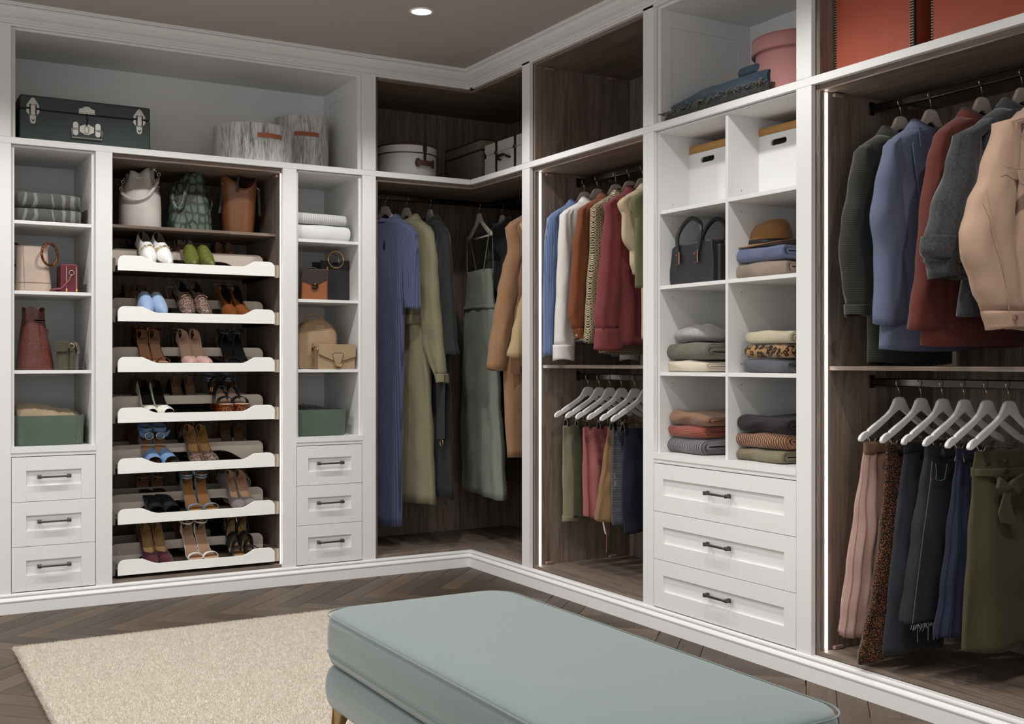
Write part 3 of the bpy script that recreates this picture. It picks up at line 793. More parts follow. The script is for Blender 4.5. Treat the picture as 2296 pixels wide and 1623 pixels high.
pair(T1, 1, 391, 414, 'pump', ('#cdb6a2', '#cdbba8'), 'pale beige pump behind the olive mules', 'beige pumps behind mules')
pair(T1, 1, 476.6, 500.6, 'pump', ('#1b1a1d', '#a87c5a'), 'black pump with tan lining on the topmost shoe tray', 'black tan-lined pumps on top tray')
pair(T2, 0, 335.5, 367.7, 'flat_mule', fabric('#97afd0', .95, 700), 'light blue suede pointed mule', 'light blue mules')
pair(T2, 0, 427.5, 465, 'bit_loafer', snake, 'snakeskin loafer with gold horsebit and black sole', 'snakeskin horsebit loafers')
pair(T2, 0, 526.6, 558.8, 'high_pump', (leather('#7a4826', .16), '#15110f'), 'glossy brown high-vamp pointed pump', 'glossy brown pumps')
pair(T2, 1, 277.5, 310.5, 'pump', ('#17161a', '#a4784f'), 'black pump with tan lining behind the light blue mules', 'black pumps behind blue mules')
pair(T2, 1, 379, 424, 'sling', '#d8d2c6', 'white slingback behind the snakeskin loafers', 'white slingbacks')
pair(T2, 1, 485, 512, 'sandal', ('#c79a7c', '#c79a7c', 'block', False), 'tan block-heel sandal behind the glossy brown pumps', 'tan sandals behind brown pumps')
pair(T3, 0, 342, 375, 'sandal', (patterned('tortoise'), '#b08663', 'stiletto', False, 'point'), 'dark brown tortoiseshell ankle-strap sandal with tan insole', 'brown tortoiseshell sandals')
pair(T3, 0, 435.5, 467.7, 'dorsay', (leather('#c09a92', .45), '#d8b59b', 'round'), 'dusty pink open-sided pump', 'dusty pink pumps')
pair(T3, 0, 531, 563, 'strappy', '#131313', 'black strappy heeled sandal beside the dusty pink pumps', 'black strappy sandals front row')
pair(T3, 1, 300, 336, 'sandal', ('#4a2f1c', '#5a3c26', 'stiletto', False), 'dark brown sandal behind the tortoiseshell sandals', 'dark brown sandals in back row')
pair(T3, 1, 390, 425, 'sandal', (patterned('leopard_shoe'), '#4b3021', 'stiletto', False), 'leopard print sandal behind the dusty pink pumps', 'leopard sandals in back row')
pair(T3, 1, 485.5, 515, 'pump', ('#b79d84', '#131211'), 'beige pump with black lining behind the black strappy sandals', 'beige black-lined pumps')
pair(T4, 0, 345, 380, 'peep', '#efe9dd', 'white peep-toe pump with black lining', 'white peep-toe pumps', 6)
pair(T4, 0, 513, 546, 'platform', '#17171b', 'black strap sandal on tortoiseshell platform', 'tortoiseshell platform sandals', 8)
pair(T4, 1, 296, 329, 'pump', (fabric('#6d5a55', .9, 600), '#8d6d50'), 'taupe suede pump behind the white peep-toes', 'taupe pumps in back row')
pair(T4, 1, 380, 412, 'pump', ('#151413', '#b58a6c'), 'black pump with pink-tan insole beside the jewelled blue sandals', 'black pumps on middle tray')
pair(T4, 1, 460.5, 500, 'sandal', (patterned('jewel_blue'), '#9a6b45', 'block', True), 'blue jewelled sandal behind the platform sandals', 'blue jewelled sandals back row')
pair(T5, 0, 350.7, 387, 'buckle_sandal', fabric('#6f8fb8', .93, 700), 'denim blue suede sandal with large silver buckle', 'blue buckle sandals', 8)
pair(T5, 0, 450, 481, 'pump', (snake, '#a9814f', 'round'), 'snakeskin pump with tan lining', 'snakeskin pumps')
pair(T5, 1, 292, 318, 'flat', ('#a5755a', '#9a6d52'), 'tan ballet flat behind the blue buckle sandals', 'tan ballet flats')
pair(T5, 1, 397, 434, 'cutout', '#131214', 'black cut-out sandal behind the snakeskin pumps', 'black cutout sandals back row')
pair(T5, 1, 493, 524, 'sandal', ('#5a3b24', '#8d6848', 'stiletto', False), 'brown ankle-strap sandal in the back row', 'brown ankle-strap sandals')
pair(T6, 0, 355, 390, 'slide_mule', '#1b1b1e', 'black open-toe slide mule', 'black slide mules', 14)
pair(T6, 0, 444.5, 481, 'sandal', (patterned('jewel_blue'), '#b07d4a', 'block', True), 'pale blue double ankle-strap sandal between the black mules and grey pumps', 'pale blue sandals front row')
pair(T6, 0, 543.6, 570, 'pump', (fabric('#7d7272', .92, 600), '#caa283', 'round'), 'grey suede pump with nude lining', 'grey suede pumps')
pair(T6, 1, 311, 345, 'sandal', (leather('#b08a6d'), '#b9845e', 'low', False), 'tan ankle-strap sandal behind the black slide mules', 'tan sandals back row')
pair(T6, 1, 399, 434.6, 'pump', ('#121214', '#b08664'), 'black pump behind the pale blue sandals', 'black pumps back row')
pair(T6, 1, 490, 531, 'slide_flat', '#e2dbd3', 'white slide with silver back loop behind the grey pumps', 'white slides')
pair(T7, 0, 347, 380, 'pump', (fabric('#52262f', .9, 600), '#b08d5c', 'point', 'stiletto'), 'burgundy suede pump on the lowest tray', 'burgundy pumps')
pair(T7, 0, 445, 480, 'sandal', ('#efe8de', '#c99f82', 'stiletto', False), 'white ankle-strap sandal with nude insole', 'white sandals')
pair(T7, 0, 542, 573, 'cutout', BLKS, 'black cut-out peep-toe heel beside the white sandals', 'black cutout heels front row')
pair(T7, 1, 304, 334.6, 'pump', ('#b98c70', '#c39a7d'), 'nude pump behind the burgundy pumps', 'nude pumps back row')
pair(T7, 1, 390, 411, 'pump', (patterned('leopard_shoe'), '#7a4f26'), 'leopard print pump behind the white sandals', 'leopard pumps back row')
pair(T7, 1, 468.6, 493.6, 'strappy', '#121212', 'black strappy sandal behind the white sandals', 'black strappy sandals back row')
# ================================================================== bags and boxes
def place(name, wing, a, d, z, label, cat, group=None, rz=0):
    loc = (a, d, z) if wing == 'L' else (d, a, z)
    return empty(name, loc, R(rz) - (0 if wing == 'L' else math.pi/2), label, cat, group)
def ring(cx, cy, z, rx, ry, p=2.0, n=32, f=None):
    P = []
    for k in range(n):
        a = 2*math.pi*k/n; c, s_ = math.cos(a), math.sin(a)
        x = cx+rx*math.copysign(abs(c)**(2/p), c); y = cy+ry*math.copysign(abs(s_)**(2/p), s_)
        P.append((x, y, z + (f(a, x, y) if f else 0)))
    return P
def shell(rings_out, th=.003):
    # open vessel: outside rings up, rim, inside rings down
    inn = []
    for r in reversed(rings_out):
        cx = sum(p[0] for p in r)/len(r); cy = sum(p[1] for p in r)/len(r)
        k = []
        for p in r:
            d = math.hypot(p[0]-cx, p[1]-cy) or 1; q = max(.1, (d-th)/d)
            k.append((cx+(p[0]-cx)*q, cy+(p[1]-cy)*q, p[2]))
        inn.append(k)
    inn[-1] = [(x, y, z+th) for x, y, z in inn[-1]]
    return MB().loft(list(rings_out)+inn)
def x_at(u, y): return on_y(u, 800, y).x
def y_at(u, x): return on_x(u, 800, x).y
def zL(u, v, y): return on_y(u, v, y).z
def zR(u, v, x): return on_x(u, v, x).z
def torus(c, R_, r, ax='y', seg=28, s=8, sx=1, sz=1, tilt=0):
    P = []
    for k in range(seg):
        a = 2*math.pi*k/seg; p, q = R_*sx*math.cos(a), R_*sz*math.sin(a)
        v_ = {'y': Vector((p, 0, q)), 'x': Vector((0, p, q)), 'z': Vector((p, q, 0))}[ax]
        if tilt: v_ = Matrix.Rotation(tilt, 3, 'Z') @ v_
        P.append(Vector(c)+v_)
    return MB().tube(P, r, s, True)
CROC = None
def croc(c, name='croc'):
    t = NT(name); v = t.coord((1, 1, 2.2)); vo = t.n.new('ShaderNodeTexVoronoi'); vo.feature = 'DISTANCE_TO_EDGE'; vo.inputs['Scale'].default_value = 58; t.l.new(v, vo.inputs['Vector'])
    t.base(t.ramp(vo.outputs['Distance'], [(0, shade(c, .8)), (.10, c), (.4, shade(c, 1.05))]), .28); t.bump(vo.outputs['Distance'], .6, .001); return t.m
def python_skin():
    t = NT('python_green'); v = t.coord((1, 1, 1)); vo = t.n.new('ShaderNodeTexVoronoi'); vo.inputs['Scale'].default_value = 300; t.l.new(v, vo.inputs['Vector'])
    v2 = t.coord((1.25, 1.25, .8)); vb = t.n.new('ShaderNodeTexVoronoi'); vb.feature = 'DISTANCE_TO_EDGE'; vb.inputs['Scale'].default_value = 27; vb.inputs['Randomness'].default_value = .55; t.l.new(v2, vb.inputs['Vector'])
    nz = t.noise(v, 230, 2, .7); n2 = t.noise(v, 22, 3, .6)
    f = t.math('ADD', vb.outputs['Distance'], t.math('MULTIPLY', t.math('SUBTRACT', nz, .5), .30))
    f = t.math('ADD', f, t.math('MULTIPLY', t.math('SUBTRACT', n2, .5), .35))
    c = t.ramp(f, [(.0, '#1d221f'), (.08, '#2b332d'), (.16, '#4d5a4a'), (.4, '#5b6a57')])
    t.base(c, .4); t.bump(vo.outputs['Distance'], .5, .0007); return t.m

# ---- left wing, top cupboard
def trunk():
    y0 = .06; xa, xb = x_at(44, y0), x_at(337, y0); z0 = Z_RAIL1; w = xb-xa; H = zL(44, 209.6, y0)-z0; D = .30
    e = place('metal_trunk', 'L', (xa+xb)/2, y0+D/2, z0, 'dark green metal trunk with silver latches in the long top cupboard', 'trunk')
    m = plain('#333d3b', .5, .1); zs = H*.70
    obj('body', MB().box(-w/2, w/2, -D/2, D/2, 0, zs-.001), m, e, bevel=.006, seg=3)
    obj('lid', MB().box(-w/2, w/2, -D/2, D/2, zs, H), m, e, bevel=.008, seg=3)
    S = plain('#cfcdc4', .3, .9); f = -D/2
    for x in (-w/2+.052, w/2-.048):
        P1 = [(x-.024, zs+.006), (x+.024, zs+.006), (x+.026, zs+.014), (x+.008, zs+.044), (x, zs+.049), (x-.008, zs+.044), (x-.026, zs+.014)]
        P2 = [(x-.026, zs-.002), (x-.026, zs-.014), (x-.013, zs-.03), (x-.011, zs-.055), (x-.006, zs-.063), (x+.006, zs-.063), (x+.011, zs-.055), (x+.013, zs-.03), (x+.026, zs-.014), (x+.026, zs-.002)]
        l = obj('latch', MB().prism(P1, f, f-.003, 'y').prism(P2, f, f-.003, 'y').box(x-.009, x+.009, f-.008, f, zs-.03, zs+.012), S, e, bevel=.0008)
        obj('latch_bail', MB().tube([(x-.012, f-.009, zs-.028), (x-.012, f-.009, zs+.018), (x+.012, f-.009, zs+.018), (x+.012, f-.009, zs-.028)], .0022, 6, True).tube([(x-.005, f-.006, zs-.046), (x, f-.01, zs-.054), (x+.005, f-.006, zs-.046)], .002, 6), DARKCHROME, l)
        obj('rivet', MB().sphere((x, f-.003, zs+.041), (.003, .002, .003), 8, 6).sphere((x-.019, f-.003, zs+.012), (.003, .002, .003), 8, 6).sphere((x+.019, f-.003, zs+.012), (.003, .002, .003), 8, 6), S, l)
    x = 0.0
    h = obj('hasp', MB().prism([(-.033, zs+.004), (.033, zs+.004), (.033, zs+.022), (.018, zs+.026), (.010, zs+.034), (-.010, zs+.034), (-.018, zs+.026), (-.033, zs+.022)], f, f-.004, 'y').tube([(-.034, f-.006, zs+.003), (.034, f-.006, zs+.003)], .004, 8), S, e, bevel=.0008)
    obj('hasp_bar', MB().tube([(0, f-.008, zs+.002), (.003, f-.011, zs-.025), (-.002, f-.01, zs-.052)], .004, 8, flat=.6), DARKCHROME, h)
    zz = zs-.066
    obj('lock_plate', MB().prism([(-.03, zz-.012), (-.02, zz-.016), (-.006, zz-.024), (.006, zz-.024), (.02, zz-.016), (.03, zz-.012), (.03, zz+.012), (.02, zz+.016), (.006, zz+.022), (-.006, zz+.022), (-.02, zz+.016), (-.03, zz+.012)], f, f-.003, 'y').join(torus((0, f-.006, zz), .012, .003, 'y', 16, 6, .8, 1.4)), S, e, bevel=.0006)
    hd = obj('handle', MB().tube([(-.05, f-.008, zz-.002), (-.062, f-.009, zz-.002), (-.062, f-.011, zz-.04), (.062, f-.011, zz-.04), (.062, f-.009, zz-.002), (.05, f-.008, zz-.002)], .003, 8), S, e)
    for s_ in (-1, 1): obj('handle_plate', MB().prism(rrect(s_*.046-.011, s_*.046+.011, zz-.03, zz+.03, .011), f, f-.003, 'y').tube([(s_*.046-.012, f-.006, zz), (s_*.046+.012, f-.006, zz)], .0035, 8), S, hd)
trunk()
def streak():
    t = NT('grey_streak_fabric'); v = t.coord((170, 170, 16)); n = t.noise(v, 1, 4, .7); v2 = t.coord((30, 30, 4)); n2 = t.noise(v2, 1, 3, .6)
    f = t.math('ADD', t.math('MULTIPLY', n, .7), t.math('MULTIPLY', n2, .35))
    t.base(t.ramp(f, [(.36, '#4a4a49'), (.48, '#aeacaa'), (.62, '#dedbd8')]), .9); t.bump(n, .3, .0006); return t.m
STREAK = streak()
def round_box(u0, u1, vt, cy, label, hx):
    # radius from the silhouette at the centre depth
    xa, xb = x_at(u0, cy), x_at(u1, cy); r = (xb-xa)/2*.93; x = (xa+xb)/2
    H = zL((u0+u1)/2, vt, cy-r*.8)-Z_RAIL1
    e = place('round_storage_box', 'L', x, cy, Z_RAIL1, label, 'box', 'grey streaked round storage boxes')
    obj('box_body', shell([ring(0, 0, 0, r*.995, r*.995, 2, 64), ring(0, 0, H*.5, r, r, 2, 64), ring(0, 0, H, r*.99, r*.99, 2, 64)], .006), STREAK, e, smooth=True, angle=50)
    # leather strap handle on the face turned to the room
    m = MB(); a0 = math.radians(hx); w = .029; rings = []
    zz = H*.67
    for k in range(13):
        t_ = (k-6)/6; a = a0+t_*.062/r; rr = r+.001+.006*(1-t_*t_)**.5 if abs(t_) < 1 else r+.001
        rings.append([((rr+d)*math.cos(a), (rr+d)*math.sin(a), zz+dz) for d, dz in ((0, -.010), (0, .010), (.002, .010), (.002, -.010))])
    h = obj('strap_handle', m.loft(rings), leather('#a4583a', .5), e, smooth=True, angle=50)
    for s_ in (-1, 1):
        for dz in (-.005, .005):
            a = a0+s_*.056/r; obj('rivet', MB().sphere(((r+.004)*math.cos(a), (r+.004)*math.sin(a), zz+dz), .0022, 8, 6), CHROME, h)
round_box(474, 657, 276, .20, 'low wide grey streaked round box with leather strap handle', -82)
round_box(614, 737, 259, .355, 'tall narrow grey streaked round box with leather strap handle', -98)

# ---- left narrow unit
def ring_bag():
    y0 = .07; xa, xb = x_at(37, y0), x_at(119, y0); w = (xb-xa)/2; z0 = SH[1]; H = zL(70, 549, y0)-z0
    e = place('handbag', 'L', (xa+xb)/2, y0+.06, z0, 'beige leather tote with round tortoiseshell ring handles', 'handbag')
    L_ = leather('#b7a394', .5)
    rs = [ring(0, 0, 0, w*.97, .052, 3.5, 40), ring(0, 0, .012, w, .055, 3.2, 40), ring(0, 0, H*.2, w*.98, .053, 3.0, 40), ring(-.002, 0, H*.55, w*.90, .043, 3, 40), ring(-.004, 0, H*.8, w*.87, .034, 3, 40), ring(-.006, .0, H, w*.88, .030, 3.2, 40)]
    obj('body', shell(rs, .003), L_, e, smooth=True, angle=60)
    obj('seam', MB().tube([(x, y-.0012*(1 if y < 0 else -1), H*.2) for x, y, z in ring(0, 0, 0, w*.985, .0535, 3, 40)], .0009, 5, True).tube([(-w*.55, -.052, .01), (-w*.56, -.050, H*.2), (-w*.58, -.043, H*.55), (-w*.60, -.031, H*.98)], .0009, 5), plain('#8d7b6c', .7), e)
    T_ = patterned('tortoise')
    for (cx, cy, cz, ti) in ((w*.84, -.045, H*.82, .7), (-w*.98, .035, H*.82, -1.0)):
        h = obj('ring_handle', torus((cx, cy, cz), .047, .0055, 'y', 36, 10, tilt=ti), T_, e, smooth=True)
        obj('handle_loop', MB().tube([(cx-.01, cy+.012, H-.02), (cx-.008, cy-.008, H+.012), (cx-.006, cy-.004, H+.0), (cx-.01, cy+.014, H-.02)], .004, 6), L_, h)
ring_bag()
def red_bag():
    y0 = .08; xa, xb = x_at(136, y0), x_at(176, y0); w = xb-xa; z0 = SH[1]; H = zL(156, 592, y0)-z0
    e = place('camera_bag', 'L', (xa+xb)/2, y0+.05, z0, 'small dark red leather bag with gold zips beside the beige tote', 'handbag', rz=0)
    L_ = leather('#641c28', .4); 
    prof = rrect(-w/2, w/2, 0, H, .012)
    obj('body', MB().prism(prof, -.05, .07, 'y'), L_, e, bevel=.004, seg=3)
    for x in (-w*.18, w*.38):
        z_ = obj('zip', MB().tube([(x, .05, H+.0005), (x, -.035, H+.0005), (x, -.051, H-.012), (x, -.052, .012)], .0022, 6, flat=.7), plain('#b9a58c', .35, .8), e)
        obj('zip_pull', MB().box(x-.003, x+.003, -.056, -.052, .006, .018).sphere((x, -.054, .004), .0035, 8, 6), GOLD, z_)
    x = w*.1; d = obj('ring', torus((x, -.056, H*.70), .010, .0018, 'y', 18, 6), CHROME, e, smooth=True)
    obj('clasp', MB().tube([(x-.001, -.058, H*.70-.010), (x-.008, -.06, H*.70-.026), (x-.010, -.06, H*.70-.034)], .003, 8), CHROME, e)
    obj('tab', MB().box(x-.006, x+.008, -.055, -.050, H*.71, H*.80), L_, e, bevel=.001)
    obj('shoulder_strap', MB().tube(smooth_path([(x-.008, -.061, H*.45), (x-.022, -.066, H*.33), (-w*.52, -.075, H*.14), (-w*.9, -.075, .012), (-w*1.1, -.06, .004), (-w*.9, -.02, .003), (-w*.7, .03, .003)], 6), .0055, 8, flat=.3, up=(0, -1, .3)), L_, e, smooth=True)
red_bag()
def croc_bag():
    y0 = .07; xa, xb = x_at(40, y0), x_at(125, y0); w = (xb-xa)/2; z0 = SH[0]; H = zL(85, 693, y0)-z0
    e = place('bucket_bag', 'L', (xa+xb)/2, y0+.075, z0, 'rust brown crocodile leather drawstring bucket bag', 'handbag')
    m = croc('#63332a')
    def rim(a, x, y): return .012*math.sin(3*a+.6)
    rs = [ring(0, 0, 0, w*.96, .070, 3.2, 44), ring(0, 0, .01, w*1.0, .074, 3.0, 44), ring(0, 0, H*.25, w*.92, .068, 2.7, 44), ring(-.004, 0, H*.55, w*.76, .055, 2.4, 44), ring(-.006, 0, H*.78, w*.64, .044, 2.2, 44)]
    rs += [[(x*(1+.10*math.cos(5*math.atan2(y, x))), y*(1+.12*math.cos(5*math.atan2(y, x))), z) for x, y, z in ring(-.008, 0, H*f_, w*.60, .042, 2, 44, rim if f_ > .9 else None)] for f_ in (.9, 1.0)]
    obj('body', shell(rs, .003), m, e, smooth=True, angle=60)
    obj('seam', MB().tube([(w*.30, -.0675, .012), (w*.27, -.066, H*.25), (w*.2, -.0535, H*.55), (w*.14, -.0445, H*.8)], .0012, 5), plain('#3f1a12', .6), e)
    obj('drawstring_loop', MB().prism(rrect(-.006, .036, H*.80, H*.835, .006), -.050, -.044, 'y'), m, e, bevel=.001)
    obj('side_tab', MB().prism(rrect(w*.58, w*.74, H*.60, H*.68, .005), -.016, .012, 'y').box(w*.62, w*.68, -.020, -.012, H*.54, H*.60), m, e, bevel=.002)
croc_bag()
def olive_bag():
    y0 = .07; xa, xb = x_at(127, y0), x_at(185, y0); w = (xb-xa); z0 = SH[0]; H = zL(160, 767, y0)-z0
    e = place('saddle_bag', 'L', (xa+xb)/2, y0+.05, z0, 'small olive green suede flap bag beside the crocodile bag', 'handbag', rz=-18)
    m = fabric('#4a4738', .93, 700, .7)
    f1 = [ring(-w*.12, 0, 0, w*.33, .055, 3, 32), ring(-w*.12, 0, H*.5, w*.32, .052, 3, 32), ring(-w*.10, 0, H*.92, w*.27, .045, 3, 32), ring(-w*.10, 0, H, w*.22, .036, 3, 32)]
    obj('body', MB().loft(f1), m, e, smooth=True, angle=60)
    obj('gusset', MB().loft([ring(w*.24, .0, 0, w*.14, .055, 2.6, 24), ring(w*.25, 0, H*.5, w*.15, .054, 2.6, 24), ring(w*.22, 0, H*.93, w*.12, .044, 2.6, 24), ring(w*.2, 0, H*.985, w*.06, .03, 2, 24)]), m, e, smooth=True, angle=60)
    obj('flap', MB().prism([(-w*.42, H*.66), (-w*.42, H*.95), (-w*.3, H*1.03), (w*.1, H*1.04), (w*.12, H*.98), (w*.10, H*.70), (-.0, H*.64)], -.060, -.052, 'y'), m, e, bevel=.003)
    obj('ring', torus((w*.22, -.05, H*.86), .010, .002, 'y', 16, 6, 1.2), GOLD, e, smooth=True)
    obj('tab', MB().box(w*.17, w*.27, -.056, -.050, H*.68, H*.84), m, e, bevel=.001)
    obj('back_flap', MB().loft([[(w*.34, -.045, H*.95), (w*.34, .045, H*.95), (w*.30, .045, H*1.0), (w*.30, -.045, H*1.0)], [(w*.46, -.045, H*.70), (w*.46, .045, H*.70), (w*.43, .045, H*.72), (w*.43, -.045, H*.72)], [(w*.40, -.04, H*.55), (w*.40, .04, H*.55), (w*.385, .04, H*.56), (w*.385, -.04, H*.56)]]), m, e, smooth=True, angle=50)
olive_bag()
def green_basket(u0, u1, vt, z0, label, cloth, ccol, dark):
    y0 = .05; xa, xb = x_at(u0, y0), x_at(u1, y0); w = (xb-xa)/2; H = zL(u1, vt, y0)-z0; D = .16
    e = place('storage_basket', 'L', (xa+xb)/2, y0+D, z0, label, 'basket', 'green felt storage baskets')
    g = fabric('#5c6a5d', .93, 500)
    obj('basket_body', shell([ring(0, 0, 0, w*.96, D*.95, 9, 56), ring(0, 0, .006, w*.985, D*.98, 10, 56), ring(0, 0, H, w, D, 14, 56)], .004), g, e, smooth=True, angle=40)
    c = empty('folded_cloth', ((xa+xb)/2, y0+D, z0+.004), 0, cloth, 'cloth', 'cloths in the green baskets')
    rs = []
    n = 18
    for i in range(n+1):
        t_ = i/n; x = (-.90+1.8*t_)*w
        top = H+interp(dark, t_)
        prof = []
        for k in range(9):
            a = math.pi*k/8; prof.append((x, D*.9*-math.cos(a), .002+(top-.002)*(.3+.7*math.sin(a)**.5) + .003*math.sin(7*t_*6+k)))
        prof += [(x, D*.86*s_, .002) for s_ in (.5, 0, -.5)]
        rs.append(prof)
    obj('cloth_body', MB().loft(rs), fabric(ccol, .9, 500), c, smooth=True)
green_basket(34, 191, 930, .6945, 'green felt basket on the ledge below the crocodile bag', 'beige linen cloth folded in a green basket', '#9c8a72', [(0, .045), (.25, .05), (.5, .038), (.7, .022), (.85, .02), (1, .004)])
green_basket(655, 779, 917, .6945, 'green felt basket on the ledge below the backpack', 'black cloth folded in a green basket', '#1e2023', [(0, .012), (.35, .018), (.6, .014), (.8, .003), (1, -.004)])

# ---- shoe cabinet top shelf
ZS = 1.667
def white_bucket():
    y0 = .16; xa, xb = x_at(277, y0), x_at(370, y0); w = (xb-xa)/2; H = zL(320, 385, y0+.1)-ZS
    e = place('bucket_bag', 'L', (xa+xb)/2, y0+.095, ZS, 'off-white leather drawstring bucket bag', 'handbag')
    m = leather('#cfc6bf', .5)
    def pl(r, amp): return [(x*(1+amp*math.cos(5*math.atan2(y, x)-.3)), y*(1+amp*math.cos(5*math.atan2(y, x)-.3)), z) for x, y, z in r]
    rs = [ring(0, 0, 0, w*.97, .088, 2.6, 60), ring(0, 0, .008, w, .092, 2.6, 60), ring(0, 0, H*.35, w*1.0, .093, 2.5, 60), ring(0, 0, H*.58, w*.98, .09, 2.3, 60), pl(ring(.0, 0, H*.70, w*.88, .081, 2, 60), .04), pl(ring(.0, 0, H*.82, w*.70, .066, 2, 60), .13), pl(ring(0, 0, H*.90, w*.58, .058, 2, 60), .24), pl(ring(0, 0, H*1.0, w*.56, .056, 2, 60, lambda a, x, y: .008*math.cos(5*a-.3)+.014*math.cos(a)-.004), .27)]
    obj('body', shell(rs, .003), m, e, smooth=True)
    obj('seam', MB().tube([(w*.62, -.073, .004), (w*.62, -.0745, H*.35), (w*.60, -.073, H*.58), (w*.46, -.062, H*.8)], .0012, 5), plain('#938a82', .7), e)
    obj('drawstring', MB().tube([(x*.93, y*.93, z) for x, y, z in pl(ring(0, 0, H*.87, w*.63, .061, 2, 60), .10)], .0032, 6, True), m, e, smooth=True)
    obj('shoulder_strap', MB().tube(smooth_path([(w*.78, -.045, H*.86), (w*.62, -.085, H*.76), (w*.1, -.105, H*.53), (-w*.55, -.10, H*.46), (-w*.98, -.06, H*.56), (-w*.92, 0, H*.72)], 7), .0075, 8, flat=.5, up=(0, -1, 0)), m, e, smooth=True)
    ch = MB()
    for k in range(6): ch.join(torus((w*.66+.012*math.sin(k*1.2)+k*.002, -.05-.002*k, H*1.0-k*.016), .0075, .0016, 'y' if k % 2 else 'x', 14, 5))
    c2 = MB()
    for k in range(4): c2.join(torus((-w*.85-.004*k, -.03, H*.84-k*.016), .007, .0016, 'y' if k % 2 else 'x', 14, 5))
    obj('chain', ch, CHROME, e, smooth=True); obj('chain', c2, CHROME, e, smooth=True)
    obj('strap_tab', MB().box(w*.52, w*.64, -.05, -.045, H*1.0, H*1.035), m, e, bevel=.001)
white_bucket()
def snake_tote():
    y0 = .16; xa, xb = x_at(385, y0), x_at(482, y0); w = (xb-xa)/2; H = zL(450, 392, y0+.06)-ZS
    e = place('tote_bag', 'L', (xa+xb)/2, y0+.085, ZS, 'dark green snakeskin tote bag with long handles', 'handbag')
    m = python_skin()
    rs = [ring(0, 0, 0, w*1.0, .080, 4, 44), ring(0, 0, H*.3, w*.97, .078, 3.4, 44), ring(-.002, 0, H*.65, w*.88, .062, 2.8, 44), ring(-.004, 0, H*.99, w*.62, .045, 2.6, 44, lambda a, x, y: -.0+.03*(x/w)*(1 if x > -w*.1 else 0) - (.035 if x < -w*.3 else 0))]
    obj('body', shell(rs, .003), m, e, smooth=True, angle=60)
    obj('handle', MB().tube(smooth_path([(-w*.12, -.05, H*.96), (-w*.3, -.075, H*.75), (-w*.5, -.09, H*.47), (-w*.66, -.09, H*.36), (-w*.86, -.085, H*.40), (-w*.95, -.06, H*.60), (-w*.72, -.03, H*.84)], 7), .010, 8, flat=.35, up=(0, -1, 0)), m, e, smooth=True)
    obj('handle', MB().tube(smooth_path([(w*.5, .0, H*.92), (w*.76, -.02, H*.72), (w*.98, -.03, H*.55), (w*.96, -.02, H*.40), (w*.84, .0, H*.40)], 6), .008, 8, flat=.4, up=(1, 0, 0)), m, e, smooth=True)
snake_tote()
def brown_bucket():
    y0 = .17; xa, xb = x_at(503, y0), x_at(587, y0); w = (xb-xa)/2; H = zL(545, 400, y0+.06)-ZS
    e = place('bucket_bag', 'L', (xa+xb)/2, y0+.08, ZS, 'tan brown leather bucket bag with black straps', 'handbag')
    m = leather('#774a2c', .38)
    def rimf(a, x, y): return (.020*math.cos(2*a)*(-1 if False else 1) - (.038 if y < 0 else .0)*max(0, math.sin(-a))**1.2 * (1 if x > -w*.3 else .3))
    rs = [ring(0, 0, 0, w*.76, .062, 2.4, 60), ring(0, 0, .006, w*.78, .064, 2.4, 60), ring(0, 0, H*.4, w*.88, .07, 2.2, 60), ring(0, 0, H*.75, w*.94, .074, 2.1, 60), ring(0, 0, H*.90, w*.95, .075, 2.1, 60, lambda a, x, y: rimf(a, x, y)*.5), ring(0, 0, H, w*.94, .074, 2.1, 60, rimf)]
    obj('body', shell(rs, .003), m, e, smooth=True)
    bk = leather('#1d1b1d', .45)
    obj('strap_handle', MB().tube(smooth_path([(-w*.30, -.078, H*.72), (-w*.30, -.08, H*.88), (-w*.16, -.075, H*1.03), (w*.05, -.04, H*1.02), (w*.14, -.01, H*.85)], 6), .006, 8, flat=.3, up=(0, -1, 0)), bk, e, smooth=True)
    obj('strap_handle', MB().tube(smooth_path([(w*.42, .02, H*.85), (w*.5, .0, H*1.0), (w*.7, -.02, H*1.03), (w*.92, -.02, H*.94)], 6), .006, 8, flat=.3, up=(0, -1, 0)), bk, e, smooth=True)
    for x, z1, z0_, dx in ((-w*.92, H*.88, H*.36, -w*.22), (w*.96, H*.85, H*.36, w*.07)):
        s_ = obj('side_strap', MB().loft([[(x+dx*f_, -.02, z1+(z0_-z1)*f_), (x+dx*f_+.012, -.02, z1+(z0_-z1)*f_), (x+dx*f_+.012, -.017, z1+(z0_-z1)*f_), (x+dx*f_, -.017, z1+(z0_-z1)*f_)] for f_ in (0, .5, 1)]), bk, e)
        obj('buckle', MB().tube([(x-.004, -.022, z1), (x+.014, -.022, z1-.012)], .0024, 6), CHROME, s_)
brown_bucket()

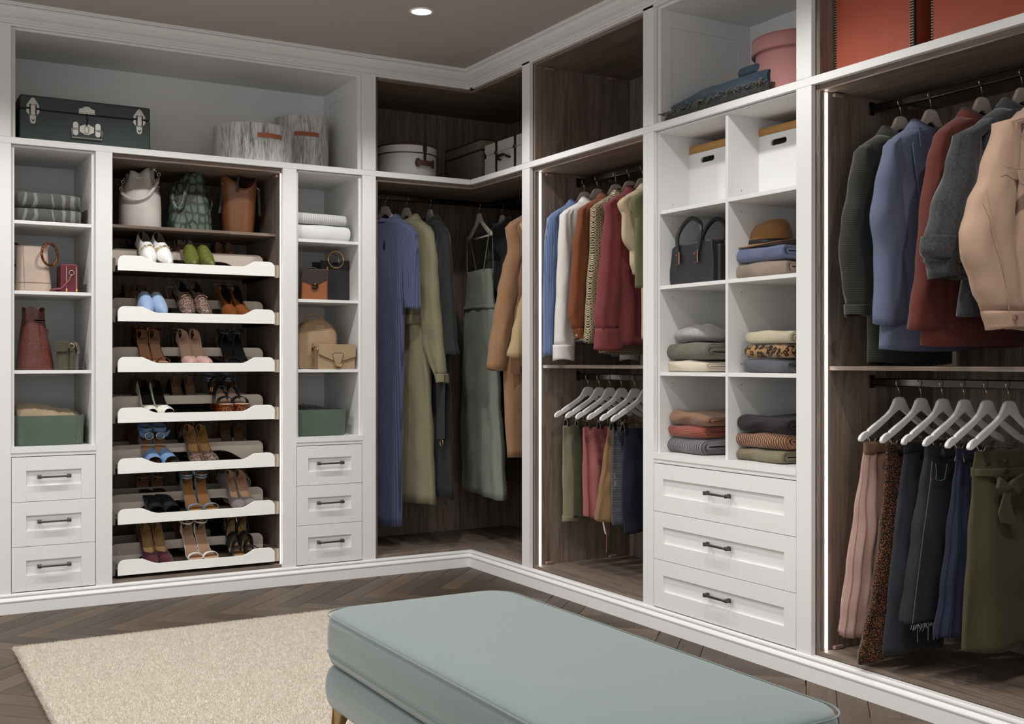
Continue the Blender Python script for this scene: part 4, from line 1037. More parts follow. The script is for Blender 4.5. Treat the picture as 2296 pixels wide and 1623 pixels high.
# ---- right narrow unit
def satchel():
    y0 = .05; xa, xb = x_at(677, y0), x_at(732, y0); w = xb-xa; z0 = SH[1]; H = zL(700, 603, y0)-z0; D = .10
    e = place('satchel', 'L', (xa+xb)/2, y0, z0, 'small tan satchel with dark brown flap and round clasp', 'handbag', rz=-14)
    tan = leather('#8f5027', .4); dk = leather('#2c1d17', .4)
    obj('body', MB().prism([(-w/2, 0), (w/2, 0), (w*.49, H*.93), (-w*.47, H*.93)], 0, D, 'y'), tan, e, bevel=.003)
    obj('flap', MB().prism([(-w*.52, H*.62), (-w*.49, H*.95), (-w*.36, H), (w*.44, H), (w*.5, H*.96), (w*.50, H*.66), (w*.02, H*.46)], -.006, .0, 'y').box(-w*.44, w*.48, .0, D*.8, H*.94, H), dk, e, bevel=.002)
    c = obj('clasp', MB().lathe([(.016, 0), (.016, .004), (.011, .006)], 20).xf(Matrix.Translation((w*.02, -.006, H*.43)) @ Matrix.Rotation(R(90), 4, 'X')), plain('#3d2c14', .25, .8), e, smooth=True, angle=40)
    obj('clasp_stud', MB().sphere((w*.02, -.013, H*.50), .005, 8, 6), BRASS, c)
    obj('gusset_strap', MB().box(w*.5, w*.53, .012, D-.01, 0, H*.92), leather('#a4603f', .45), e, bevel=.002)
    obj('handle', MB().tube(smooth_path([(-w*.28, D*.4, H), (-w*.2, D*.4, H*1.05), (w*.02, D*.4, H*1.06), (w*.2, D*.4, H)], 6), .006, 8, flat=.6), dk, e, smooth=True)
    obj('loop', torus((w*.52, .02, H*1.0), .012, .003, 'x', 14, 6), tan, e)
satchel()
def ring_tote():
    y0 = .13; xa, xb = x_at(718, y0), x_at(798, y0); w = xb-xa; z0 = SH[1]; H = zL(795, 584, y0)-z0
    e = place('tote_bag', 'L', (xa+xb)/2, y0, z0, 'black leather tote with two gold ring handles', 'handbag', rz=4)
    bk = leather('#222226', .38)
    prof = [(-w*.42, 0), (w*.42, 0), (w*.5, H), (w*.30, H*.985), (w*.12, H*.975), (w*.06, H*.93), (-.02*w, H*.865), (-w*.12, H*.86), (-w*.19, H*.92), (-w*.24, H*.965), (-w*.5, H*.96)]
    obj('front_panel', MB().prism(prof, 0, .004, 'y'), bk, e, bevel=.001)
    obj('back_panel', MB().prism(prof, .10, .104, 'y'), bk, e, bevel=.001)
    obj('side_gusset', MB().loft([[(s_*w*.42, 0.004, 0), (s_*w*.42, .10, 0), (s_*w*.40, .10, 0), (s_*w*.40, .004, 0)] if k == 0 else [(s_*w*.49, .004, H*.96), (s_*w*.49, .10, H*.96), (s_*w*.47, .10, H*.96), (s_*w*.47, .004, H*.96)] for s_ in (1,) for k in (0, 1)]).box(-w*.42, w*.42, .004, .10, 0, .004), bk, e)
    obj('piping', MB().tube([(w*.40, -.002, .004), (w*.48, -.002, H*.96)], .0014, 6), plain('#3a3535', .5), e)
    for x, y in ((-w*.06, .0), (w*.06, .10)):
        obj('ring_handle', torus((x, y+.002, H*1.0), .041, .0032, 'y', 36, 8), GOLD, e, smooth=True)
ring_tote()
def backpack():
    y0 = .11; xa, xb = x_at(672, y0), x_at(757, y0); w = (xb-xa)/2; z0 = SH[0]; H = zL(714, 716, y0)-z0
    e = place('backpack', 'L', (xa+xb)/2, y0+.06, z0, 'beige leather mini backpack with front pocket', 'backpack', rz=-6)
    m = leather('#a08666', .5); m2 = leather('#93795c', .5)
    def arch(k, y): 
        P = []
        for i in range(7): a = R(180+90*i/6); P.append((-w*k+.02+.02*math.cos(a), .02+.02*math.sin(a)))
        for i in range(7): a = R(270+90*i/6); P.append((w*k-.02+.02*math.cos(a), .02+.02*math.sin(a)))
        for i in range(17): a = math.pi*i/16; P.append((w*k*math.cos(a), H*k-w*k*.92+w*k*.92*math.sin(a)))
        return [(x, y, z+(1-k)*.03) for x, z in P]
    obj('body', MB().loft([arch(.93, -.058), arch(1.0, -.048), arch(1.0, .04), arch(.94, .052)]), m, e, smooth=True, angle=50)
    obj('piping', MB().tube([(x, -.05, z) for x, y, z in arch(1.0, 0)], .0022, 6, True), m2, e, smooth=True)
    p = obj('pocket', MB().loft([[(x, y, z) for x, z in rrect(-w*.42*k_+.012, w*.86*k_, .035+(1-k_)*.02, H*.56, .02)] for k_, y in ((1, -.054), (1, -.078), (.93, -.086))]), m, e, smooth=True, angle=50)
    obj('pocket_zip', MB().box(-w*.36, w*.6, -.089, -.084, H*.44, H*.455), CHROME, p)
    obj('zip_pull', MB().box(-w*.37, -w*.31, -.092, -.088, H*.36, H*.44), plain('#3a3733', .4, .8), p)
    obj('patch', MB().box(-w*.08, w*.36, -.0595, -.0575, H*.78, H*.89), leather('#ab9274', .5), e, bevel=.001)
    obj('top_handle', MB().tube(smooth_path([(-w*.55, -.01, H*.90), (-w*.38, -.01, H*1.06), (-w*.05, -.01, H*1.115), (w*.25, -.01, H*1.07), (w*.36, -.01, H*.96)], 6), .0075, 8, flat=.5, up=(0, -1, 0)), m, e, smooth=True)
    obj('side_zip', MB().box(-w*1.005, -w*.97, -.03, -.026, H*.42, H*.52), CHROME, e)
backpack()
def clutch():
    y0 = .025; xa, xb = x_at(714, y0), x_at(797, y0); w = (xb-xa)/2; z0 = SH[0]; H = zL(756, 772, y0)-z0
    e = place('clutch_bag', 'L', (xa+xb)/2, y0, z0, 'beige envelope clutch with half-ring clasp in front of the backpack', 'handbag', rz=0)
    m = leather('#a88e70', .45); dk = plain('#2b2320', .5)
    obj('body', MB().prism(rrect(-w, w, 0, H*.97, .006), 0.004, .045, 'y'), m, e, bevel=.002)
    fl = [(-w*1.01, H*.60), (-w*1.01, H), (w*1.01, H), (w*1.01, H*.50), (w*.32, H*.34), (-w*.20, H*.34)]
    f = obj('flap', MB().prism(fl, -.002, .004, 'y'), m, e, bevel=.001)
    obj('flap_edge', MB().tube([(x, -.0026, z) for x, z in (fl[0], fl[5], fl[4], fl[3])], .0012, 5), dk, f)
    tb = [(-w*.28, H*.62), (-w*.16, H*.66), (w*.22, H*.66), (w*.33, H*.62), (w*.16, H*.20), (w*.14, H*.08), (-w*.12, H*.08), (-w*.12, H*.20)]
    t = obj('tab', MB().prism(tb, -.007, -.002, 'y'), m, e, bevel=.001)
    obj('tab_edge', MB().tube([(x, -.0072, z) for x, z in tb], .001, 5, True), dk, t)
    obj('half_ring', MB().tube([(w*.02+.020*math.cos(a), -.0105, H*.26+.018*math.sin(a)) for a in [math.pi+math.pi*k/12 for k in range(13)]], .0022, 8), GOLD, e, smooth=True)
    obj('gusset', MB().box(-w*1.04, -w*1.0, .006, .04, 0, H*.9).box(-w*1.10, -w*1.05, .008, .038, .003, H*.88), leather('#8c745a', .5), e, bevel=.002)
    obj('clasp', MB().sphere((-w*1.06, -.0, H*.78), .006, 8, 6).tube([(-w*1.02, -.002, H*.88), (-w*1.08, -.004, H*.78), (-w*1.04, -.003, H*.68)], .002, 6), GOLD, e)
clutch()
# ---- corner top shelf
ZC = Z_RAIL1+.004
def hatbox():
    cy = .22; xb = x_at(978, cy); r = .155; x = xb-r*1.12
    H = zL(900, 321, cy-r*.9)-ZC
    e = place('hat_box', 'L', x, cy, ZC, 'round white hat box with dark strap and brown handle', 'box')
    wm = plain('#c9c6c2', .6); dk = leather('#2a2623', .5); br = leather('#4a2a20', .5)
    zl = H*.74
    obj('box_body', MB().lathe([(r, 0), (r, zl-.002)], 72), wm, e, smooth=True, angle=40)
    obj('lid', MB().lathe([(r+.003, zl+.002), (r+.003, H-.003), (r, H)], 72), wm, e, smooth=True, angle=40)
    obj('lid_seam', MB().lathe([(r-.002, zl-.003), (r+.0035, zl-.001), (r+.0035, zl+.003), (r-.002, zl+.004)], 72), dk, e, smooth=True)
    obj('top_piping', torus((0, 0, H), r+.001, .005, 'z', 72, 8), br, e, smooth=True)
    a0 = R(-78)
    def arc(z0, z1, a1, a2, off, th):
        return MB().loft([[((r+off+d)*math.cos(a), (r+off+d)*math.sin(a), z) for d, z in ((0, z0), (0, z1), (th, z1), (th, z0))] for a in [a1+(a2-a1)*k/8 for k in range(9)]])
    obj('strap', arc(H*.78, H*1.0, a0-.075, a0+.075, .003, .003).join(arc(H*.46, H*.80, a0-.045, a0+.045, .001, .006)), dk, e, smooth=True, angle=40)
    h = MB()
    n = 24; zz = H*.42; rings = []
    for k in range(n+1):
        t_ = -1+2*k/n; a = a0+t_*.36; bow = .018*(1-t_*t_)**.5 if abs(t_) < .99 else 0
        hh = .013+.010*(1 if abs(t_) > .62 else 0)*(1-((abs(t_)-.78)/.22)**2 if abs(t_) > .62 else 0)
        hh = max(.001, hh if abs(t_) < .97 else .003)
        rr = r+.003+bow; rings.append([((rr+d)*math.cos(a), (rr+d)*math.sin(a), zz+dz) for d, dz in ((0, -hh), (0, hh), (.007, hh*.8), (.007, -hh*.8))])
    obj('handle', h.loft(rings), br, e, smooth=True, angle=60)
hatbox()
def beige_box():
    # its long side faces the left wing; front edge just behind the white trunk
    y0, y1 = .115, .52; X = (on_y(1088, 800, y0).x + on_y(993, 800, y1).x)/2; H = zL(1088, 314, y0)-ZC
    w, d = .085, (y1-y0)/2
    e = empty('storage_box', (X+w, (y0+y1)/2, ZC), 0, 'beige linen storage box with dark trim beside the white trunk', 'box')
    m = fabric('#7d7263', .94, 500); dk = plain('#241f1b', .6)
    obj('box_body', MB().box(-w, w, -d, d, 0, H*.76), m, e, bevel=.002); obj('lid', MB().box(-w-.003, w+.003, -d-.003, d+.003, H*.78, H), m, e, bevel=.002)
    obj('lower_trim', MB().box(-w-.004, w+.004, -d-.004, d+.004, H*.755, H*.79), dk, e); obj('top_trim', MB().box(-w-.004, w+.004, -d-.004, d+.004, H*.985, H*1.012), dk, e)
beige_box()
def white_trunk():
    # on the right arm of the corner shelf
    x0 = .10; ya, yb = y_at(1087, x0), -.5; H = zR(1130, 312, x0)-ZC
    w = abs(ya-yb)
    e = place('travel_trunk', 'R', (ya+yb)/2, x0, ZC, 'white canvas trunk with black straps and handle on the corner shelf', 'trunk')
    wm = fabric('#bdb9b5', .97, 700); bk = leather('#17161a', .4); D = .26; zl = H*.70
    obj('body', MB().box(-w/2, w/2, 0, D, 0, zl-.001), wm, e, bevel=.002); obj('lid', MB().box(-w/2, w/2, 0, D, zl+.001, H), wm, e, bevel=.002)
    for x in (-w*.26, w*.10):
        s_ = obj('strap', MB().box(x-.009, x+.009, -.004, 0, 0, H).box(x-.009, x+.009, -.004, D, H, H+.003), bk, e, bevel=.0008)
        obj('buckle', MB().box(x-.012, x+.012, -.009, -.004, H*.66, H*.74).box(x-.006, x+.006, -.008, -.003, H*.0, H*.03), BRASS, s_, bevel=.001)
    for z in (.0, H*.62):
        obj('corner_cap', MB().prism([(-w/2-.001, z), (-w/2+.02, z), (-w/2+.014, z+.02), (-w/2-.001, z+.034)], -.003, .0, 'y'), bk, e)
    h = obj('handle', MB().box(-.11*w-.03+.0, .0, -.026, -.016, H*.46, H*.58), bk, e, bevel=.004) if False else obj('handle', MB().tube([(-w*.18, -.002, H*.46), (-w*.18, -.02, H*.48), (-w*.16, -.026, H*.54), (-w*.04, -.026, H*.54), (-w*.0, -.02, H*.48), (-w*.0, -.002, H*.46)], .010, 8, flat=.6), bk, e, smooth=True, angle=50)
white_trunk()
# ---- right top cupboard
def pink_box():
    cx = .215; ya = y_at(1694, cx); r = .150; yc = ya-r*1.48
    H = zR(1784, 72, cx-r*.6)-Z_RAIL1
    e = place('round_box', 'R', yc, cx, Z_RAIL1, 'tall round dusty pink velvet box with lid', 'box')
    m = fabric('#b8837f', .95, 600, .8, .4); zl = H*.78
    obj('box_body', MB().lathe([(r, 0), (r, zl)], 72), m, e, smooth=True, angle=40)
    obj('lid', MB().lathe([(r+.001, zl+.001), (r+.012, zl-.004), (r+.013, zl+.004), (r+.012, H-.004), (r+.009, H)], 72), m, e, smooth=True, angle=40)
    obj('lid_piping', torus((0, 0, H), r+.0105, .003, 'z', 72, 6).join(torus((0, 0, zl-.003), r+.012, .003, 'z', 72, 6)), fabric('#a8726f', .95, 600), e, smooth=True)
pink_box()
# ---- orange boxes in the hanging bay above
def orange_box(ua, ub, label, x0=.09):
    ya, yb = y_at(ua, x0), y_at(ub, x0); w = abs(ya-yb); H = .36; D = .34; z0 = Z_RAIL1+.004
    e = place('leather_box', 'R', (ya+yb)/2, x0, z0, label, 'box', 'orange leather storage boxes')
    m = leather('#b4553d', .6, 400, .96); 
    obj('box_body', MB().box(-w/2+.006, w/2-.006, .003, D, .001, H), m, e, bevel=.003)
    obj('front_panel', MB().box(-w/2+.004, w/2-.004, -.003, .003, 0, H), m, e, bevel=.001)
    st = MB(); n = int(H/.0085)
    for k in range(n):
        z = .006+k*.0085
        for x, wd in ((-w/2+.004, .004), (w/2-.006, .007)):
            st.box(x-wd, x+wd, -.0055, .006, z-.0012, z+.0016)
    o = obj('edge_stitching', st, plain('#b9a08a', .7), e); o['kind'] = 'stuff'
    st = MB()
    for x, wd in ((-w/2+.003, .0035), (w/2-.005, .0085)): obj('edge_binding', MB().box(x-wd, x+wd, -.0035, .006, 0, H), plain('#2a1712', .7), e)
orange_box(1874, 2050, 'orange leather box with laced edges beside the white stile')
orange_box(2090, 2318, 'orange leather box with laced edges further from the white stile')
# ---- white boxes with wooden lids in the cubbies
def lid_box(ua, ub, vt_lid, vb_lid, zs, label, x0=.17):
    ya, yb = y_at(ua, x0), max(y_at(ub, x0), -2.30) ; w = abs(ya-yb); zt = zR(ua, vt_lid, x0)-zs; zb = zR(ua, vb_lid, x0)-zs; D = .24
    e = place('lidded_box', 'R', (ya+yb)/2, x0, zs, label, 'box', 'white boxes with wooden lids')
    # front with an oval hand hole: frame pieces around the slot
    m = plain('#f2f2f1', .5)
    hx, hz, hl, hr = -w/2+w*.52, zb*.865, .030, .0115
    outer = [(-w/2, 0), (w/2, 0), (w/2, zb), (-w/2, zb)]
    slot = [(hx+hl*s_+hr*math.cos(a), hz+hr*math.sin(a)) for s_, a0 in ((1, -90), (-1, 90)) for a in [R(a0+180*k/8) for k in range(9)]]
    bm = bmesh.new()
    def loop(P, y): 
        vs = [bm.verts.new((x, y, z)) for x, z in P]; return vs, [bm.edges.new((vs[i], vs[(i+1) % len(vs)])) for i in range(len(vs))]
    o1, oe = loop(outer, 0); s1, se = loop(slot, 0); bmesh.ops.triangle_fill(bm, use_beauty=True, edges=oe+se)
    for f_ in list(bm.faces):
        c = f_.calc_center_median()
        if abs(c.x-hx) < hl and abs(c.z-hz) < hr*.8: bm.faces.remove(f_)
    geo = bmesh.ops.extrude_face_region(bm, geom=list(bm.faces)); bmesh.ops.translate(bm, vec=(0, .01, 0), verts=[v_ for v_ in geo['geom'] if isinstance(v_, bmesh.types.BMVert)])
    bmesh.ops.recalc_face_normals(bm, faces=bm.faces); me = bpy.data.meshes.new('front_panel'); bm.to_mesh(me); bm.free(); me.materials.append(m)
    link('front_panel', me, None, e)
    obj('box_body', MB().box(-w/2, -w/2+.008, .01, D, 0, zb).box(w/2-.008, w/2, .01, D, 0, zb).box(-w/2, w/2, D-.008, D, 0, zb).box(-w/2, w/2, .01, D, 0, .006), m, e)
    obj('lid', MB().box(-w/2-.001, w/2+.001, -.001, D, zb+.001, zt), wood('x', '#9a6a36', '#d3a266', 'oak_lid', 1.2, .55), e, bevel=.0015)
lid_box(1525, 1646, 336, 353, 1.651, 'white box with a wooden lid above the black handbag')
lid_box(1680, 1810, 296, 313, 1.651, 'white box with a wooden lid above the brown hat')
def black_handbag():
    x0 = .07; z0 = 1.354; ya, yb = y_at(1500, x0), y_at(1598, x0); w = abs(ya-yb); H = zR(1510, 548, x0)-z0
    e = place('handbag', 'R', (ya+yb)/2, x0, z0, 'structured black leather handbag with copper trim', 'handbag', rz=0)
    bk = leather('#2a2a2d', .42); cu = plain('#c98d78', .22, 1.0)
    prof = [(-w*.46, 0), (w*.5, 0), (w*.51, H*.5), (w*.47, H*.97), (w*.42, H*1.0), (-w*.36, H*.955), (-w*.43, H*.90), (-w*.47, H*.5), (-w*.52, H*.25)]
    obj('body', MB().prism(prof, 0, .055, 'y').prism([(x*.985, z*.99) for x, z in prof], .055, .13, 'y'), bk, e, bevel=.004, seg=3)
    obj('gusset', MB().box(w*.45, w*.56, .02, .12, 0, H*.9), bk, e, bevel=.008, seg=3)
    obj('copper_piping', MB().tube([(-w*.2, .058, H*.985), (w*.40, .058, H*1.005), (w*.50, .058, H*.97), (w*.53, .058, H*.72), (w*.525, .058, H*.44)], .003, 6), cu, e)
    for k, (y, dx, dh) in enumerate(((-.006, 0, 0), (.09, .035, -.0))):
        xs = (-w*.22, w*.20)
        p = [(xs[0]+dx-.01, y, H*.74 if k == 0 else H*.9), (xs[0]+dx-.012, y, H*1.15), (xs[0]+dx+.01, y+.01, H*1.42), (dx, y+.012, H*1.56), (xs[1]+dx-.0, y+.01, H*1.42), (xs[1]+dx+.016, y, H*1.15), (xs[1]+dx, y, H*.74 if k == 0 else H*.9)]
        h = obj('handle', MB().tube(smooth_path(p, 8), .0085, 10), bk, e, smooth=True)
    for x in (-w*.22, w*.20):
        obj('handle_ring', MB().tube([(x-.016, -.012, H*.70), (x+.004, -.012, H*.78), (x+.004, -.012, H*.50), (x-.012, -.012, H*.50)], .0026, 6), cu, e)
        obj('handle_tab', MB().box(x-.012, x+.002, -.011, .0, H*.52, H*.72), bk, e, bevel=.002)
black_handbag()
# ================================================================== folded clothes, towels, hats
def fold_profile(D, H, tk, d0=0.0, z0=0.0, n=9, sag=0.0):
    # hairpin lying on its side: round fold at the front (d = d0), open towards the back
    r = H/2; P = []
    for k in range(n+1):
        a = R(90+180*k/n); P.append((d0+r*.95+r*.95*math.cos(a), z0+r+r*math.sin(a)))
    P = [(d0+D, z0+H*(1-sag))]+[(d0+D*.55, z0+H*(1-sag*.35))]+P+[(d0+D*.55, z0), (d0+D, z0)]
    ri = r-tk; Q = []
    for k in range(n+1):
        a = R(270-180*k/n); Q.append((d0+r*.95+ri*.95*math.cos(a), z0+r+ri*math.sin(a)))
    Q = [(d0+D, z0+tk), (d0+D*.55, z0+tk)]+Q+[(d0+D*.55, z0+H*(1-sag*.35)-tk), (d0+D, z0+H*(1-sag)-tk)]
    return P+Q
def folded(name, wing, ua, ub, z0, H, mat, label, cat, d=.06, D=.30, layers=2, rz=0, seed=0, ztab=None, group=None, tk=None, amp=.004, end=.85):
    # ua/ub: pixel columns of the two ends of the front face at depth d
    if wing == 'L': a0, a1 = x_at(ua, d), x_at(ub, d)
    else: a0, a1 = y_at(ua, d), y_at(ub, d)
    W = abs(a1-a0)
    e = place(name, wing, (a0+a1)/2, d, z0+.0006, label, cat, group, rz)
    tk = tk or H/(layers*2.25)
    m = MB(); hh, dd, zz = H, 0.0, 0.0
    n = 22
    for q in range(layers):
        prof = fold_profile(D-dd, hh, tk, dd, zz)
        rings = []
        for i in range(n+1):
            t_ = i/n; x = (-.5+t_)*W
            k = 1-(1-end)*(abs(2*t_-1)**9)
            top = interp(ztab, t_) if ztab else 0.0
            ring_ = []
            for (dd_, z_) in prof:
                f_ = z_/H
                nz = mnoise.noise(Vector((x*11+seed*3.1, dd_*9+seed, z_*26)))
                zz_ = H*.5+(z_-H*.5)*k + top*f_ + (amp*nz if z_ > .004 else 0)
                ring_.append((x+.004*nz*(abs(2*t_-1)**4), (dd_ + (1-k)*.05 + amp*.9*nz), max(0, zz_) if q == 0 else max(.001, zz_)))
            rings.append(ring_)
        m.loft(rings)
        hh -= 2*tk+.0015; zz += tk+.0007; dd += tk*1.0+.006
        if hh < 2*tk: break
    obj('cloth', m, mat, e, smooth=True, angle=70)
    return e
# striped towels
def stripe_towel():
    t = NT('striped_towel'); v = t.coord()
    sx = t.n.new('ShaderNodeSeparateXYZ'); t.l.new(v, sx.inputs[0])
    nz = t.noise(v, 9, 2, .5)
    x = t.math('ADD', sx.outputs[0], t.math('MULTIPLY', nz, .05))
    f = t.math('FRACT', t.math('MULTIPLY', x, 26.0)); g = t.math('FRACT', t.math('MULTIPLY', x, 7.3))
    a = t.math('LESS_THAN', f, t.math('MULTIPLY', g, .5)); n = t.noise(v, 600, 2)
    t.base(t.mix(t.math('MULTIPLY', a, .9), t.mix(n, '#4c4c4b', '#5c5c5a'), '#83827f'), .95, 0, .2, .3); t.bump(n, .5, .001); return t.m
STW = stripe_towel()
zt = SH[2]
h1 = zL(33, 463, .05)-zt; h2 = zL(33, 426, .05)-zL(33, 463, .05)
folded('folded_towel', 'L', 33, 183, zt, h1, STW, 'grey striped towel, lower of the two', 'towel', .05, .34, 2, seed=1, group='grey striped towels', ztab=[(0, .003), (.5, 0), (1, 0)])
folded('folded_towel', 'L', 33, 182, zt+h1+.002, h2-.002, STW, 'grey striped towel, upper of the two', 'towel', .05, .34, 2, seed=2, group='grey striped towels', ztab=[(0, .003), (.4, -.001), (1, -.003)])
def terry():
    t = NT('terry_white'); v = t.coord(); n = t.noise(v, 330, 2, .7); t.base(t.mix(n, '#d5d5d3', '#f4f4f2'), .95, 0, .2, .4); t.bump(n, .9, .003); return t.m
zt = 1.642
h1 = zL(700, 502, .05)-zt; h2 = zL(700, 477, .05)-zL(700, 502, .05)
folded('folded_towel', 'L', 655, 787, zt, h1, terry(), 'white terry towel under the ribbed white towel', 'towel', .05, .32, 2, seed=3, group='white towels')
folded('folded_towel', 'L', 655, 779, zt+h1+.002, h2-.002, knit('#dcdcda', '#b9b9b6', .011, 'x', .0012), 'white ribbed towel on top of the terry towel', 'towel', .055, .32, 2, seed=4, group='white towels', ztab=[(0, .002), (.5, .001), (1, -.001)])

# knitwear in the cubbies: (cell left/right edges by pixel, list bottom-up of z pixel tops at the left end)
def stack(zs, items, u_ref, x0):
    z = zs
    for k, it in enumerate(items):
        zt_ = zR(u_ref, it['v'], x0+.02)
        H = zt_-z-.0015
        folded(it.get('name', 'folded_sweater'), 'R', it['u'][0], it['u'][1], z, H, it['m'], it['label'], it.get('cat', 'sweater'), it.get('d', x0), it.get('D', .30), it.get('layers', 2), it.get('rz', 3.0*math.sin(k*2.3+zs*7)), seed=it.get('seed', k*1.7+zs*9), amp=it.get('amp', .007)*1.5, ztab=it.get('ztab'), group=it.get('g'))
        z = zt_ + .0015 + (it.get('ztab')[len(it['ztab'])//2][1]*.35 if it.get('ztab') else 0)
    return z
speck = lambda c, c2: fabric(c, .72, 420, .95, .12, .0012, 60, .8)
def leopard():
    t = NT('leopard_knit'); v = t.coord(); vo = t.n.new('ShaderNodeTexVoronoi'); vo.inputs['Scale'].default_value = 46; nz = t.n.new('ShaderNodeTexNoise'); nz.inputs['Scale'].default_value = 40
    t.l.new(v, nz.inputs['Vector']); mx = t.n.new('ShaderNodeMix'); mx.data_type = 'RGBA'; mx.inputs[0].default_value = .035; t.l.new(v, mx.inputs[6]); t.l.new(nz.outputs['Color'], mx.inputs[7]); t.l.new(mx.outputs[2], vo.inputs['Vector'])
    t.base(t.ramp(vo.outputs['Distance'], [(.20, '#8a4f22'), (.30, '#1c120d'), (.50, '#241812'), (.58, '#9a7850')]), .95, 0, .2, .4); t.bump(t.noise(v, 500, 2), .6, .0015); return t.m
def chunky():
    t = NT('chunky_knit'); v = t.coord((1, 1, 1)); wv = t.n.new('ShaderNodeTexWave'); wv.bands_direction = 'X'; wv.inputs['Scale'].default_value = 30; wv.inputs['Distortion'].default_value = 0; t.l.new(v, wv.inputs['Vector'])
    w2 = t.n.new('ShaderNodeTexWave'); w2.bands_direction = 'DIAGONAL'; w2.inputs['Scale'].default_value = 34; t.l.new(v, w2.inputs['Vector'])
    f = t.math('MULTIPLY', wv.outputs['Fac'], t.math('ADD', t.math('MULTIPLY', w2.outputs['Fac'], .6), .4))
    t.base(t.ramp(f, [(.05, '#4a2d1c'), (.4, '#9a6d50'), (.9, '#b08a6c')]), .9, 0, .2, .3); t.bump(f, .9, .004); return t.m
HERR = fabric
# left column: 1485 .. 1612+ (continues behind the divider)
x0 = .055; LA = 1616
stack(1.013, [
 dict(v=808, u=(1490, 1577), m=fabric('#d3c6b1', .96, 500, .9), label='cream folded knit under the olive wool sweater', g='folded knitwear'),
 dict(v=771, u=(1487, 1579), m=speck('#68655a', ''), label='mottled olive wool sweater under the grey beret', g='folded knitwear', amp=.006)], 1495, x0)
z = stack(.6945, [
 dict(v=978, u=(1488, 1574), m=knit('#8f8b8c', '#38343c', .0115, 'x', .0015), label='grey sweater with dark vertical ribs, lowest of its stack', g='folded knitwear', amp=.006),
 dict(v=951, u=(1494, 1572), m=knit('#ad6557', '#733c33', .0062, 'z', .001, dist=.6), label='coral ribbed sweater between the tan and grey ones', g='folded knitwear'),
 dict(v=919, u=(1497, 1583), m=knit('#a17b60', '#704e38', .0045, 'x', .001), label='tan ribbed sweater on top of the coral one', g='folded knitwear', ztab=[(0, 0), (.6, -.002), (1, -.012)])], 1500, x0)
stack(1.013, [
 dict(v=804, u=(1661, 1763), m=knit('#77757c', '#3a3a42', .0048, 'x', .001), label='charcoal grey ribbed sweater under the leopard one', g='folded knitwear'),
 dict(v=773, u=(1664, 1766), m=leopard(), label='leopard print sweater between cream and grey knits', g='folded knitwear', amp=.006),
 dict(v=744, u=(1664, 1771), m=knit('#d9cfb8', '#b3a583', .006, 'x', .0018), label='cream waffle knit on top of the leopard sweater', g='folded knitwear', amp=.006)], 1668, x0)
stack(.6945, [
 dict(v=1000, u=(1640, 1753), m=speck('#7b735f', ''), label='olive wool sweater, lowest of its stack', g='folded knitwear', D=.34),
 dict(v=966, u=(1646, 1758), m=chunky(), label='caramel chunky knit sweater under the charcoal one', g='folded knitwear', amp=.007),
 dict(v=930, u=(1646, 1760), m=speck('#302a2c', ''), label='charcoal brown wool sweater on top of the caramel knit', g='folded knitwear', amp=.007)], 1648, x0)
zhat = stack(1.354, [
 dict(v=594, u=(1639, 1756), m=knit('#ab9c8f', '#85715f', .0046, 'x', .001), label='beige ribbed sweater under the blue ribbed one', g='folded knitwear'),
 dict(v=561, u=(1641, 1752), m=knit('#7e86a6', '#4d5470', .0052, 'x', .001), label='blue ribbed sweater under the brown hat', g='folded knitwear', ztab=[(0, 0), (1, .002)])], 1645, x0)
# ---- felt hat
def hat():
    cx = .20; yc = y_at(1726, cx); z0 = zhat+.003
    e = place('fedora_hat', 'R', yc, cx, z0, 'camel felt fedora hat with black band', 'hat')
    m = fabric('#9a6f45', .95, 500, .9, .5)
    n = 56
    def rg(r, z, sy=.86, f=None): return [(r*math.cos(2*math.pi*k/n), r*sy*math.sin(2*math.pi*k/n), z+(f(2*math.pi*k/n) if f else 0)) for k in range(n)]
    brim = lambda k: (lambda a: k*(.010*math.cos(2*a)+.004*math.sin(a)))
    rs = [rg(.150, .012, .88, brim(1)), rg(.151, .015, .88, brim(1)), rg(.125, .012, .88, brim(.6)), rg(.100, .012, .86), rg(.094, .016, .86), rg(.0925, .030), rg(.088, .060), rg(.080, .085), rg(.072, .100, .82, lambda a: .004*math.cos(2*a)), rg(.055, .107, .75, lambda a: -.004+.006*abs(math.cos(a))), rg(.03, .100, .6, lambda a: .004*abs(math.cos(a))), rg(.01, .094, .5)]
    # pinch the front of the crown
    out = []
    for r in rs:
        o = []
        for x, y, z in r:
            t_ = max(0, (z-.05)/.055); q = math.exp(-((x+.012)/.020)**2)
            o.append((x, y*(1-.25*min(1, t_)*math.exp(-((x+.03)/.05)**2)), z-.016*min(1, t_)*q))
        out.append(o)
    obj('crown_and_brim', MB().loft(list(reversed([rg(.096, .009, .86), rg(.12, .0085, .88, brim(.6)), rg(.149, .0085, .88, brim(1))]))+[], False, False) if False else MB().loft([rg(.09, .007, .86), rg(.12, .0085, .88, brim(.6))]+out), m, e, smooth=True)
    obj('hat_band', MB().loft([rg(.0955, .014, .865), rg(.0975, .016, .865), rg(.0955, .030, .865), rg(.093, .031, .86)], False, False), leather('#1d1b1c', .4), e, smooth=True)
hat()
